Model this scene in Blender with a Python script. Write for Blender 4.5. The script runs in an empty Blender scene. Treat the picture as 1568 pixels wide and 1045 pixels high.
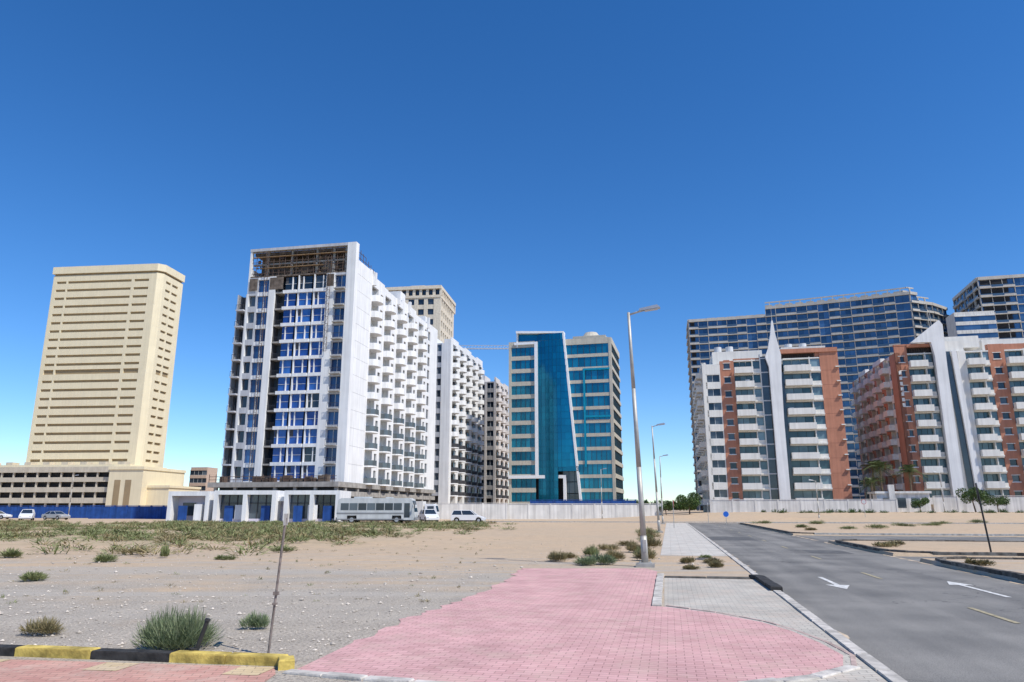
import bpy, math, random
import numpy as np
from mathutils import Vector
random.seed(7); rng=np.random.default_rng(7)
S=bpy.context.scene
COL=S.collection
CT,ST=math.cos(math.radians(12)),math.sin(math.radians(12))
def R(p,q): return (CT*p+ST*q, -ST*p+CT*q)

# ------------------------------------------------------------- materials
def M(name,col,rough=.8,var=.12,scale=2.0,bump=0,bscale=30,spec=.3,metal=0,streak=0,col2=None,detail=3):
    m=bpy.data.materials.new(name); m.use_nodes=True
    nt=m.node_tree; N=nt.nodes; L=nt.links
    bs=N['Principled BSDF']; bs.inputs['Roughness'].default_value=rough
    bs.inputs['Specular IOR Level'].default_value=spec; bs.inputs['Metallic'].default_value=metal
    tc=N.new('ShaderNodeTexCoord')
    nz=N.new('ShaderNodeTexNoise'); nz.inputs['Scale'].default_value=scale; nz.inputs['Detail'].default_value=detail
    L.new(tc.outputs['Object'],nz.inputs['Vector'])
    mx=N.new('ShaderNodeMix'); mx.data_type='RGBA'; mx.blend_type='MULTIPLY'; mx.inputs['Factor'].default_value=1
    mr=N.new('ShaderNodeMapRange'); mr.inputs['From Min'].default_value=.3; mr.inputs['From Max'].default_value=.7
    mr.inputs['To Min'].default_value=1-var; mr.inputs['To Max'].default_value=1+var
    L.new(nz.outputs['Fac'],mr.inputs['Value'])
    mx.inputs['A'].default_value=(*col,1); L.new(mr.outputs[0],mx.inputs['B'])
    if col2:
        g=N.new('ShaderNodeNewGeometry'); m2=N.new('ShaderNodeMix'); m2.data_type='RGBA'
        m2.inputs['A'].default_value=(*col,1); m2.inputs['B'].default_value=(*col2,1)
        pw=N.new('ShaderNodeMath'); pw.operation='POWER'; pw.inputs[1].default_value=1.6 if 'glass' in name else 1.0
        L.new(g.outputs['Random Per Island'],pw.inputs[0]); L.new(pw.outputs[0],m2.inputs['Factor']); L.new(m2.outputs['Result'],mx.inputs['A'])
    out=mx.outputs['Result']
    if streak:
        mp=N.new('ShaderNodeMapping'); mp.inputs['Scale'].default_value=(1.3,1.3,.06)
        L.new(tc.outputs['Object'],mp.inputs['Vector'])
        n2=N.new('ShaderNodeTexNoise'); n2.inputs['Scale'].default_value=1.6; n2.inputs['Detail'].default_value=4
        L.new(mp.outputs[0],n2.inputs['Vector'])
        r2=N.new('ShaderNodeMapRange'); r2.inputs['From Min'].default_value=.35; r2.inputs['From Max'].default_value=.65
        r2.inputs['To Min'].default_value=1-streak; r2.inputs['To Max'].default_value=1
        L.new(n2.outputs['Fac'],r2.inputs['Value'])
        m3=N.new('ShaderNodeMix'); m3.data_type='RGBA'; m3.blend_type='MULTIPLY'; m3.inputs['Factor'].default_value=1
        L.new(out,m3.inputs['A']); L.new(r2.outputs[0],m3.inputs['B']); out=m3.outputs['Result']
    L.new(out,bs.inputs['Base Color'])
    if bump:
        n3=N.new('ShaderNodeTexNoise'); n3.inputs['Scale'].default_value=bscale; n3.inputs['Detail'].default_value=3
        L.new(tc.outputs['Object'],n3.inputs['Vector'])
        bp=N.new('ShaderNodeBump'); bp.inputs['Strength'].default_value=bump; bp.inputs['Distance'].default_value=.02
        L.new(n3.outputs['Fac'],bp.inputs['Height']); L.new(bp.outputs[0],bs.inputs['Normal'])
    return m

white=M('white_render',(.79,.79,.785),.85,.05,.4,streak=.14)
white2=M('cream_render',(.78,.76,.71),.85,.05,.4,streak=.14)
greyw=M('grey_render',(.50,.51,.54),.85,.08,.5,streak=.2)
terra=M('terracotta_render',(.50,.225,.145),.85,.10,.5,streak=.16)
beige=M('beige_render',(.77,.675,.475),.85,.04,.3,streak=.08)
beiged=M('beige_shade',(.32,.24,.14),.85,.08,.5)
stone=M('stone_cladding',(.52,.48,.40),.7,.08,.6,streak=.1)
tan=M('tan_render',(.56,.50,.40),.85,.1,.5,streak=.12)
hrw=M('highrise_spandrel',(.52,.485,.435),.7,.1,.3,streak=.12)
conc=M('concrete',(.36,.34,.31),.9,.2,1.2,bump=.3,bscale=8,streak=.25)
brownc=M('raw_blockwork',(.17,.135,.11),.95,.4,1.5,streak=.45)
steelr=M('rusty_steel',(.11,.075,.06),.8,.4,8)
rustg=M('weathered_steel_post',(.20,.165,.145),.75,.4,14)
dark=M('light_block_dark',(.03,.03,.032),.9,.3,1)  # near-black filler for boxes added inside the buildings to block light
glass=M('window_glass',(.012,.022,.038),.10,.2,.5,spec=.6,col2=(.10,.13,.16))
glassb=M('blue_film_glass',(.012,.06,.27),.25,.25,.8,spec=.5,col2=(.03,.13,.42))
glassg=M('green_tint_glass',(.03,.075,.095),.12,.2,.5,spec=.6,col2=(.18,.27,.31))
glasss=M('sky_tint_glass',(.03,.075,.14),.10,.2,.2,spec=.8,metal=.35,col2=(.08,.17,.30))
teal=M('teal_glass',(.0,.125,.22),.10,.08,.15,spec=.6,metal=.6,col2=(.0,.165,.27))
teald=M('teal_window',(.0,.12,.20),.12,.1,.5,spec=.6,metal=.45,col2=(.01,.22,.33))
alum=M('aluminium',(.45,.46,.47),.4,.08,2,metal=.6)
galv=M('galvanised_steel',(.46,.44,.40),.55,.15,3,metal=.35,streak=.1)
frame=M('window_frame',(.55,.56,.57),.5,.05,2)
framed=M('dark_frame',(.05,.05,.055),.5,.1,2)
bluep=M('blue_paint',(.02,.08,.30),.6,.2,1,streak=.3)
purp=M('mauve_panel',(.58,.56,.66),.8,.06,1)
wallm=M('boundary_wall',(.74,.72,.68),.9,.10,.5,bump=.2,streak=.25)
carw=M('car_white',(.75,.76,.77),.3,.03,1,spec=.6)
busp=M('bus_silver',(.55,.57,.57),.45,.08,1,spec=.5,streak=.15)
busd=M('bus_grey',(.22,.23,.24),.5,.1,1)
rubber=M('rubber',(.02,.02,.02),.9,.2,4)
red=M('red_paint',(.5,.03,.02),.5,.1,2)
signb=M('sign_blue',(.02,.12,.5),.4,.05,2)
blackp=M('black_paint',(.03,.03,.03),.6,.3,5)
yellowp=M('yellow_paint',(.52,.39,.10),.85,.5,5,bump=.4,detail=6)
kerbb=M('black_kerb',(.04,.038,.036),.85,.6,7,bump=.3,detail=6)
kerbw=M('kerb_concrete',(.43,.40,.355),.9,.3,5,bump=.4,col2=(.54,.50,.45))
kerbf=M('kerb_flush',(.44,.33,.29),.9,.3,5,bump=.4)
kerbd=M('kerb_dark',(.06,.055,.05),.9,.5,5,bump=.4,col2=(.17,.155,.135))
bark=M('bark',(.16,.11,.07),.95,.3,6,bump=.5)
leaf=M('tree_leaves',(.035,.075,.02),.7,.3,1,col2=(.10,.15,.04))
palml=M('palm_leaves',(.06,.10,.03),.7,.3,1,col2=(.15,.17,.07))
scrub=M('scrub_leaves',(.115,.145,.05),.8,.3,1,col2=(.27,.28,.13))
bushm=M('shrub_leaves',(.115,.165,.075),.8,.3,1,col2=(.27,.31,.18))
dry=M('dry_leaves',(.32,.25,.13),.85,.3,1,col2=(.16,.15,.07))
stonem=M('stones',(.36,.32,.27),.95,.3,20,col2=(.62,.55,.47))
markw=M('road_paint_white',(.60,.59,.56),.8,.35,9,detail=6)
marky=M('road_paint_yellow',(.36,.31,.20),.8,.4,9,detail=6)

# ------------------------------------------------------------- builder
class Bld:
    def __init__(s,name,loc=(0,0,0),rot=0):
        s.e=bpy.data.objects.new(name,None); COL.objects.link(s.e)
        s.e.location=loc; s.e.rotation_euler=(0,0,math.radians(rot)); s.p={}; s.set()
    def set(s,ox=0,oy=0,deg=0):
        s.ox,s.oy=ox,oy; s.c=math.cos(math.radians(deg)); s.s=math.sin(math.radians(deg))
    def T(s,x,y,z): return (s.ox+s.c*x-s.s*y, s.oy+s.s*x+s.c*y, z)
    def part(s,n): return s.p.setdefault(n,([],[]))
    def hexa(s,n,b,t):
        V,F=s.part(n); i=len(V)
        V+= [s.T(*v) for v in b]+[s.T(*v) for v in t]
        F+=[(i+3,i+2,i+1,i),(i+4,i+5,i+6,i+7)]+[(i+k,i+(k+1)%4,i+4+(k+1)%4,i+4+k) for k in range(4)]
    def box(s,n,x0,x1,y0,y1,z0,z1):
        s.hexa(n,[(x0,y0,z0),(x1,y0,z0),(x1,y1,z0),(x0,y1,z0)],[(x0,y0,z1),(x1,y0,z1),(x1,y1,z1),(x0,y1,z1)])
    def prism(s,n,pts,y0,y1):
        V,F=s.part(n); i=len(V); k=len(pts)
        V+=[s.T(x,y0,z) for x,z in pts]+[s.T(x,y1,z) for x,z in pts]
        F+=[tuple(range(i,i+k)),tuple(range(i+2*k-1,i+k-1,-1))]
        F+=[(i+j,i+k+j,i+k+(j+1)%k,i+(j+1)%k) for j in range(k)]
    def poly(s,n,pts,z0,z1):
        V,F=s.part(n); i=len(V); k=len(pts)
        V+=[s.T(x,y,z0) for x,y in pts]+[s.T(x,y,z1) for x,y in pts]
        F+=[tuple(range(i+k-1,i-1,-1)),tuple(range(i+k,i+2*k))]
        F+=[(i+j,i+(j+1)%k,i+k+(j+1)%k,i+k+j) for j in range(k)]
    def tube(s,n,a,b,r0,r1=None,k=10):
        r1=r0 if r1 is None else r1
        a=Vector(a); b=Vector(b); d=(b-a).normalized()
        u=d.orthogonal().normalized(); w=d.cross(u)
        V,F=s.part(n); i=len(V)
        for c,r in((a,r0),(b,r1)):
            for j in range(k):
                t=2*math.pi*j/k; v=c+u*math.cos(t)*r+w*math.sin(t)*r; V.append(s.T(*v))
        F+=[(i+j,i+(j+1)%k,i+k+(j+1)%k,i+k+j) for j in range(k)]
        F+=[tuple(range(i+k-1,i-1,-1)),tuple(range(i+k,i+2*k))]
    def finish(s,mats,bevel=0,smooth=()):
        for n,(V,F) in s.p.items():
            me=bpy.data.meshes.new(n); me.from_pydata(V,[],F); me.update()
            o=bpy.data.objects.new(n,me); COL.objects.link(o); o.parent=s.e
            me.materials.append(mats[n])
            if n in smooth:
                for f in me.polygons: f.use_smooth=len(f.vertices)==4
            if bevel:
                md=o.modifiers.new('b','BEVEL'); md.width=bevel; md.segments=2; md.limit_method='ANGLE'
        return s.e

def wincol(b,s0,s1,z0,fh,n,wall,gl,sill=.9,head=.3,panes=2,inset=.22,depth=.5,fr='frames'):
    for k in range(n+1):
        zb=z0+k*fh
        lo=zb-(head if k else 0); hi=zb+(sill if k<n else .0)
        if hi-lo>.01: b.box(wall,s0,s1,0,depth,lo,hi)
        if k<n:
            a,c=zb+sill,zb+fh-head
            w=(s1-s0)/panes
            for j in range(panes):
                b.box(gl,s0+j*w,s0+(j+1)*w-.002,inset,inset+.04,a,c)
                if fr and j: b.box(fr,s0+j*w-.04,s0+j*w+.04,inset-.06,inset-.002,a,c)
            if fr: b.box(fr,s0,s1,inset-.06,inset-.003,a,a+.07)
def balcol(b,s0,s1,z0,fh,n,wall,gl,proj=1.1,rec=1.1,par=1.05,back=None,rail=None,e=.0):
    for k in range(n):
        zb=z0+k*fh
        b.box(wall,s0-e,s1+e,-proj,rec,zb-.13,zb+.12)
        if rail:
            b.box(rail,s0-e,s1+e,-proj,-proj+.06,zb+par-.06,zb+par)
            m=max(2,int((s1-s0)/.35))
            for j in range(m+1):
                x=s0-e+(s1-s0+2*e-.04)*j/m; b.box(rail,x,x+.04,-proj+.01,-proj+.05,zb+.12,zb+par-.06)
        else:
            b.box(wall,s0-e,s1+e,-proj,-proj+.14,zb+.12,zb+par)
            b.box(wall,s0-e,s0-e+.14,-proj+.14,-.001,zb+.12,zb+par)
            b.box(wall,s1+e-.14,s1+e,-proj+.14,-.001,zb+.12,zb+par)
        m=s0+(s1-s0)*.62
        b.box(gl,s0+.25,m,rec,rec+.05,zb+.12,zb+fh-.45)
        b.box(back or wall,m,s1,rec,rec+.2,zb+.12,zb+fh-.13)
        b.box(back or wall,s0,s0+.25,rec,rec+.2,zb+.12,zb+fh-.13)
        b.box(back or wall,s0+.25,m,rec-.001,rec+.2,zb+fh-.45,zb+fh-.13)
    b.box(wall,s0-.15,s0,0.001,rec+.2,z0,z0+n*fh)
    b.box(wall,s1,s1+.15,0.001,rec+.2,z0,z0+n*fh)
def rbalcol(b,s0,s1,z0,fh,n,wall,gl,proj=1.4,rec=.9,par=1.05,ac=None,low=0,lowpart=None):
    c=(s0+s1)/2; a=(s1-s0)/2
    arc=[(c-a*math.cos(math.pi*j/10), -proj*(math.sin(math.pi*j/10)**.6)) for j in range(11)]
    arci=[(c+(x-c)*.9, y*.9) for x,y in arc]
    for k in range(n):
        zb=z0+k*fh
        pp=lowpart if k<low else wall
        b.poly(wall,arc+[(s1,.01),(s0,.01)],zb-.12,zb+.12)
        b.box(wall,s0,s1,.01,rec,zb-.12,zb+.12)
        for j in range(10):
            q=[arc[j],arc[j+1],arci[j+1],arci[j]]
            b.hexa(pp,[(x,y,zb+.12) for x,y in q],[(x,y,zb+par) for x,y in q])
        b.box(gl,s0+.2,s1-.9,rec,rec+.05,zb+.12,zb+fh-.5)
        b.box(wall,s1-.9,s1,rec,rec+.2,zb+.12,zb+fh-.12)
        b.box(wall,s0,s1-.9,rec+.001,rec+.2,zb+fh-.5,zb+fh-.12)
        if ac and rng.random()<.3: b.box(ac,s1-.8,s1-.1,.2,.8,zb+.13,zb+.8)
def panelwall(b,s0,s1,z0,fh,n,wall,t=.4,gap=.05):
    for k in range(n):
        b.box(wall,s0,s1,0,t,z0+k*fh+gap,z0+(k+1)*fh)
    b.box('joints',s0,s1,.04,t-.02,z0,z0+n*fh-.02)

# ------------------------------------------------------------- camera / light / sky
cam=bpy.data.cameras.new('camera'); co=bpy.data.objects.new('camera',cam); COL.objects.link(co)
co.location=(0,0,1.7); co.rotation_euler=(math.radians(90+13.2),0,0)
cam.sensor_width=36; cam.lens=25.26; cam.clip_end=8000; cam.clip_start=.05
S.camera=co
sd=Vector((.80*.62,-.60*.62,.79)).normalized()
sl=bpy.data.lights.new('sun','SUN'); sl.energy=4.9; sl.angle=math.radians(.5); sl.color=(1,.95,.86)
so=bpy.data.objects.new('sun',sl); COL.objects.link(so); so.rotation_euler=sd.to_track_quat('Z','Y').to_euler()
so.location=(60,-60,90)
w=bpy.data.worlds.new('World'); S.world=w; w.use_nodes=True
nt=w.node_tree; bg=nt.nodes['Background']
sky=nt.nodes.new('ShaderNodeTexSky'); sky.sky_type='NISHITA'; sky.sun_disc=False
sky.sun_elevation=math.asin(sd.z); sky.sun_rotation=math.atan2(sd.x,sd.y)
sky.air_density=.85; sky.dust_density=.0; sky.ozone_density=2.2
hs=nt.nodes.new('ShaderNodeHueSaturation'); hs.inputs['Saturation'].default_value=1.30
mu=nt.nodes.new('ShaderNodeMix'); mu.data_type='RGBA'; mu.blend_type='MULTIPLY'; mu.inputs['Factor'].default_value=1; mu.inputs['B'].default_value=(.86,.97,1.13,1)
nt.links.new(sky.outputs[0],hs.inputs['Color']); nt.links.new(hs.outputs[0],mu.inputs['A']); nt.links.new(mu.outputs['Result'],bg.inputs['Color'])
bg.inputs['Strength'].default_value=.148
S.view_settings.view_transform='Standard'; S.view_settings.look='None'; S.view_settings.exposure=0

# ------------------------------------------------------------- ground
def sstep(x,a,b): 
    t=np.clip((x-a)/(b-a),0,1); return t*t*(3-2*t)
PL,PR=2.25,8.75
SIDE=[(29.4,32.6),(45,57)]
CROSS=(100,107)
def lines(parts):
    a=sorted(set(round(float(x),3) for x in np.concatenate(parts))); return np.array(a)
pl=lines([[-4000,-2000,-900,-400,-250],np.arange(-160,-62,6),np.arange(-60,2,1.5),[2.2,2.26,PL+.05,5,8.7,8.76],np.arange(10,60,3),np.arange(60,220,8),[300,500,1000,2000,4000],[-30,-29.95]])
ql=lines([[-500,-100,-20,0,4,8],np.arange(9,28,1.4),[29.35,29.45,32.55,32.65,44.95,45.05,56.95,57.05,99.95,100.05,106.95,107.05],np.arange(34,44,1.5),np.arange(46,56,2.5),np.arange(58,99,1.6),np.arange(108,140,2),np.arange(145,220,10),[300,500,1000,2000,4500]])
def terrain(p,q):
    z=np.zeros_like(p)
    u=(np.sin(p*.31+q*.17)+np.sin(q*.43-p*.2+1)+np.sin(p*.9+q*.7)*.5)*.06
    z+=u*sstep(-p,4,12)*sstep(q,20,30)*(1-sstep(q,90,98))
    z+=u*.7*sstep(p,11,16)*(sstep(q,59,64)*(1-sstep(q,94,99)))
    z+=1.25*sstep(q,109,134)*sstep(p,-20,15)
    road=((p>PL)&(p<PR)&(q<CROSS[1]))
    for a,c in SIDE: road|=((p>=PR-.1)&(q>a)&(q<c)&(p<230))
    road|=((q>CROSS[0])&(q<CROSS[1])&(p>-29.98)&(p<230))
    z[road]=-.134
    return z
PP,QQ=np.meshgrid(pl,ql)
Z=terrain(PP,QQ)
XX=CT*PP+ST*QQ; YY=-ST*PP+CT*QQ
V=np.stack([XX.ravel(),YY.ravel(),Z.ravel()],1)
nx=len(pl); F=[]
for j in range(len(ql)-1):
    for i in range(nx-1):
        F.append((j*nx+i,j*nx+i+1,(j+1)*nx+i+1,(j+1)*nx+i))
me=bpy.data.meshes.new('ground'); me.from_pydata(V.tolist(),[],F)
g=bpy.data.objects.new('ground',me); COL.objects.link(g)
def ground_mat():
    m=bpy.data.materials.new('sand_and_gravel'); m.use_nodes=True
    nt=m.node_tree; N=nt.nodes; L=nt.links; bs=N['Principled BSDF']; bs.inputs['Roughness'].default_value=.95
    bs.inputs['Specular IOR Level'].default_value=.15
    tc=N.new('ShaderNodeTexCoord')
    def noise(s,d=4,sc=(1,1,1)):
        mp=N.new('ShaderNodeMapping'); mp.inputs['Scale'].default_value=sc; L.new(tc.outputs['Object'],mp.inputs['Vector'])
        n=N.new('ShaderNodeTexNoise'); n.inputs['Scale'].default_value=s; n.inputs['Detail'].default_value=d; n.inputs['Roughness'].default_value=.6
        L.new(mp.outputs[0],n.inputs['Vector']); return n.outputs['Fac']
    def mrange(v,a,b,c=0,d=1):
        r=N.new('ShaderNodeMapRange'); r.inputs['From Min'].default_value=a; r.inputs['From Max'].default_value=b
        r.inputs['To Min'].default_value=c; r.inputs['To Max'].default_value=d; L.new(v,r.inputs['Value']); return r.outputs[0]
    def mix(f,a,b,bt='MIX'):
        x=N.new('ShaderNodeMix'); x.data_type='RGBA'; x.blend_type=bt
        if isinstance(f,float): x.inputs['Factor'].default_value=f
        else: L.new(f,x.inputs['Factor'])
        for k,v in(('A',a),('B',b)):
            if isinstance(v,tuple): x.inputs[k].default_value=(*v,1)
            else: L.new(v,x.inputs[k])
        return x.outputs['Result']
    def math_(op,a,b):
        x=N.new('ShaderNodeMath'); x.operation=op
        for i,v in enumerate((a,b)):
            if isinstance(v,(int,float)): x.inputs[i].default_value=v
            else: L.new(v,x.inputs[i])
        return x.outputs[0]
    sp=N.new('ShaderNodeSeparateXYZ'); L.new(tc.outputs['Object'],sp.inputs[0])
    sand=mix(mrange(noise(.12),.35,.65),(.61,.445,.29),(.54,.42,.295))
    sand=mix(mrange(noise(1.3),.4,.7,0,.65),sand,(.46,.35,.245))
    sand=mix(mrange(noise(5),.5,.7,0,.4),sand,(.38,.29,.20))
    grav=mix(mrange(noise(.8),.35,.65),(.385,.345,.29),(.50,.445,.37))
    grav=mix(mrange(noise(22,2),.48,.64),grav,(.22,.195,.17))
    grav=mix(mrange(noise(45,2),.56,.68),grav,(.60,.54,.46))
    d=math_('ADD',sp.outputs['Y'],mrange(noise(.22),.3,.7,-7,7))
    gm=mrange(d,16,24,1,0)
    gm=math_('MULTIPLY',gm,mrange(sp.outputs['X'],1,6,1,0))
    tr=mrange(noise(1.0,4,(.05,1.0,1)),.46,.60,0,.8)
    tm=math_('MULTIPLY',tr,math_('MULTIPLY',mrange(sp.outputs['Y'],32,22,0,1),mrange(sp.outputs['Y'],11,14,0,1)))
    c=mix(gm,sand,grav); c=mix(tm,c,mix(mrange(noise(30,2),.4,.65),(.50,.46,.40),(.37,.335,.29)))
    gy=math_('MULTIPLY',mrange(sp.outputs['Y'],32,46,0,1),mrange(sp.outputs['Y'],86,98,1,0))
    gx=mrange(sp.outputs['X'],-14,-4,1,0)
    gf=math_('MULTIPLY',math_('MULTIPLY',gy,gx),mrange(noise(.35,5,(.5,1,1)),.42,.56,.0,.75))
    c=mix(gf,c,(.30,.28,.13))
    c=mix(mrange(noise(60,2),.35,.65,0,.35),c,(.34,.27,.20))
    L.new(c,bs.inputs['Base Color'])
    bp=N.new('ShaderNodeBump'); bp.inputs['Strength'].default_value=.8; bp.inputs['Distance'].default_value=.07
    L.new(math_('ADD',noise(3,5),math_('MULTIPLY',noise(25,3),.5)),bp.inputs['Height']); L.new(bp.outputs[0],bs.inputs['Normal'])
    return m
me.materials.append(ground_mat())

def sheet(name,pts,z,mat):
    me=bpy.data.meshes.new(name); me.from_pydata([(x,y,z) for x,y in pts],[],[tuple(range(len(pts)))])
    if me.polygons[0].normal.z<0: me.flip_normals()
    o=bpy.data.objects.new(name,me); COL.objects.link(o); me.materials.append(mat); return o
def rq(p0,p1,q0,q1): return [R(p0,q0),R(p1,q0),R(p1,q1),R(p0,q1)]

asph=bpy.data.materials.new('asphalt'); asph.use_nodes=True
def asphalt(m):
    nt=m.node_tree;N=nt.nodes;L=nt.links;bs=N['Principled BSDF'];bs.inputs['Roughness'].default_value=.9
    bs.inputs['Specular IOR Level'].default_value=.2
    tc=N.new('ShaderNodeTexCoord')
    mp=N.new('ShaderNodeMapping'); mp.inputs['Rotation'].default_value=(0,0,math.radians(12)); L.new(tc.outputs['Object'],mp.inputs['Vector'])
    mp2=N.new('ShaderNodeMapping'); mp2.inputs['Scale'].default_value=(1,.05,1); L.new(mp.outputs[0],mp2.inputs['Vector'])
    n1=N.new('ShaderNodeTexNoise'); n1.inputs['Scale'].default_value=1.1; n1.inputs['Detail'].default_value=4; L.new(mp2.outputs[0],n1.inputs['Vector'])
    n2=N.new('ShaderNodeTexNoise'); n2.inputs['Scale'].default_value=.5; n2.inputs['Detail'].default_value=5; L.new(tc.outputs['Object'],n2.inputs['Vector'])
    n3=N.new('ShaderNodeTexNoise'); n3.inputs['Scale'].default_value=70; n3.inputs['Detail'].default_value=2; L.new(tc.outputs['Object'],n3.inputs['Vector'])
    ad=N.new('ShaderNodeMath'); ad.operation='ADD'; L.new(n1.outputs['Fac'],ad.inputs[0]); L.new(n2.outputs['Fac'],ad.inputs[1])
    r=N.new('ShaderNodeValToRGB'); r.color_ramp.elements[0].position=.38; r.color_ramp.elements[0].color=(.138,.134,.127,1)
    r.color_ramp.elements[1].position=.62; r.color_ramp.elements[1].color=(.250,.238,.218,1)
    hf=N.new('ShaderNodeMath'); hf.operation='MULTIPLY'; hf.inputs[1].default_value=.5; L.new(ad.outputs[0],hf.inputs[0]); L.new(hf.outputs[0],r.inputs[0])
    mx=N.new('ShaderNodeMix'); mx.data_type='RGBA'; mx.blend_type='MULTIPLY'; mx.inputs['Factor'].default_value=.6
    L.new(r.outputs[0],mx.inputs['A'])
    r3=N.new('ShaderNodeMapRange'); r3.inputs['From Min'].default_value=.3; r3.inputs['From Max'].default_value=.7; r3.inputs['To Min'].default_value=.5; r3.inputs['To Max'].default_value=1.5
    L.new(n3.outputs['Fac'],r3.inputs['Value']); L.new(r3.outputs[0],mx.inputs['B'])
    # thin tar-sealed cracks
    vo=N.new('ShaderNodeTexVoronoi'); vo.feature='DISTANCE_TO_EDGE'; vo.inputs['Scale'].default_value=.16
    n5=N.new('ShaderNodeTexNoise'); n5.inputs['Scale'].default_value=.8; n5.inputs['Detail'].default_value=5; L.new(tc.outputs['Object'],n5.inputs['Vector'])
    va=N.new('ShaderNodeVectorMath'); va.operation='ADD'; L.new(tc.outputs['Object'],va.inputs[0])
    vs=N.new('ShaderNodeVectorMath'); vs.operation='SCALE'; vs.inputs['Scale'].default_value=3.0; L.new(n5.outputs['Color'],vs.inputs[0]); L.new(vs.outputs[0],va.inputs[1]); L.new(va.outputs[0],vo.inputs['Vector'])
    cr=N.new('ShaderNodeMapRange'); cr.inputs['From Min'].default_value=.0015; cr.inputs['From Max'].default_value=.004; cr.inputs['To Min'].default_value=.6; cr.inputs['To Max'].default_value=0; L.new(vo.outputs['Distance'],cr.inputs['Value'])
    mc=N.new('ShaderNodeMix'); mc.data_type='RGBA'; L.new(cr.outputs[0],mc.inputs['Factor']); L.new(mx.outputs['Result'],mc.inputs['A']); mc.inputs['B'].default_value=(.06,.06,.06,1)
    L.new(mc.outputs['Result'],bs.inputs['Base Color'])
    bp=N.new('ShaderNodeBump'); bp.inputs['Strength'].default_value=.5; bp.inputs['Distance'].default_value=.01
    L.new(n3.outputs['Fac'],bp.inputs['Height']); L.new(bp.outputs[0],bs.inputs['Normal'])
asphalt(asph)
def multi(name,polys,z,mat):
    V=[];F=[]
    for pts in polys:
        i=len(V); V+=[(x,y,z) for x,y in pts]; F.append(tuple(range(i,i+len(pts))))
    me=bpy.data.meshes.new(name); me.from_pydata(V,[],F); me.materials.append(mat)
    o=bpy.data.objects.new(name,me); COL.objects.link(o); return o
multi('road',[rq(PL+.05,PR,-12,CROSS[0])]+[rq(PR,228,a+.06,c-.06) for a,c in SIDE]+[rq(-29.9,228,CROSS[0]+.0,CROSS[1]-.06)],-.126,asph)
tarm=M('asphalt_patch',(.11,.108,.104),.9,.25,3,detail=6)
multi('road_patch',[rq(2.5,5.2,47,53),rq(5.9,7.6,34,36.5)],-.122,tarm)
# sand drifted into the gutters: ragged strips
sandm=M('drifted_sand',(.50,.40,.29),.95,.2,4,bump=.5,detail=6)
gs=[]
for side,p0 in((1,2.28),(-1,8.72)):
    q=9.0
    while q<70:
        L_=rng.uniform(.8,3)
        if rng.random()<.7:
            n=10; inner=[R(p0+side*(.03+.22*math.sin(math.pi*i/n)*rng.uniform(.4,1.1)),q+L_*i/n) for i in range(n+1)]
            gs.append([R(p0,q+L_)]+[R(p0,q)]+inner)
        q+=L_
multi('drifted_sand',gs,-.121,sandm)

def paver(name,c1,c2,cm,bw,bh,rot,off=.5,mort=.006,dirt=.55):
    m=bpy.data.materials.new(name); m.use_nodes=True
    nt=m.node_tree;N=nt.nodes;L=nt.links;bs=N['Principled BSDF'];bs.inputs['Roughness'].default_value=.9;bs.inputs['Specular IOR Level'].default_value=.2
    tc=N.new('ShaderNodeTexCoord'); mp=N.new('ShaderNodeMapping'); mp.inputs['Rotation'].default_value=(0,0,math.radians(rot)); L.new(tc.outputs['Object'],mp.inputs['Vector'])
    b=N.new('ShaderNodeTexBrick'); b.inputs['Scale'].default_value=1; b.inputs['Brick Width'].default_value=bw; b.inputs['Row Height'].default_value=bh
    b.inputs['Mortar Size'].default_value=mort; b.inputs['Mortar Smooth'].default_value=.3; b.offset=off
    b.inputs['Color1'].default_value=(*c1,1); b.inputs['Color2'].default_value=(*c2,1); b.inputs['Mortar'].default_value=(*cm,1)
    L.new(mp.outputs[0],b.inputs['Vector'])
    n=N.new('ShaderNodeTexNoise'); n.inputs['Scale'].default_value=.9; n.inputs['Detail'].default_value=5; n.inputs['Roughness'].default_value=.65; L.new(tc.outputs['Object'],n.inputs['Vector'])
    r=N.new('ShaderNodeMapRange'); r.inputs['From Min'].default_value=.3; r.inputs['From Max'].default_value=.7; r.inputs['To Min'].default_value=.80; r.inputs['To Max'].default_value=1.12; L.new(n.outputs['Fac'],r.inputs['Value'])
    mx=N.new('ShaderNodeMix'); mx.data_type='RGBA'; mx.blend_type='MULTIPLY'; mx.inputs['Factor'].default_value=1
    L.new(b.outputs['Color'],mx.inputs['A']); L.new(r.outputs[0],mx.inputs['B'])
    n4=N.new('ShaderNodeTexNoise'); n4.inputs['Scale'].default_value=1.7; n4.inputs['Detail'].default_value=7; n4.inputs['Roughness'].default_value=.75; L.new(tc.outputs['Object'],n4.inputs['Vector'])
    r4=N.new('ShaderNodeMapRange'); r4.inputs['From Min'].default_value=.48; r4.inputs['From Max'].default_value=.72; r4.inputs['To Max'].default_value=dirt; L.new(n4.outputs['Fac'],r4.inputs['Value'])
    m4=N.new('ShaderNodeMix'); m4.data_type='RGBA'; L.new(r4.outputs[0],m4.inputs['Factor']); L.new(mx.outputs['Result'],m4.inputs['A']); m4.inputs['B'].default_value=(.58,.45,.36,1)
    L.new(m4.outputs['Result'],bs.inputs['Base Color'])
    bp=N.new('ShaderNodeBump'); bp.inputs['Strength'].default_value=.5; bp.inputs['Distance'].default_value=.006; bp.invert=True
    L.new(b.outputs['Fac'],bp.inputs['Height']); L.new(bp.outputs[0],bs.inputs['Normal'])
    return m
pinkm=paver('pink_pavers',(.67,.40,.385),(.575,.33,.315),(.36,.21,.20),.2,.1,12,dirt=.5)
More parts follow.
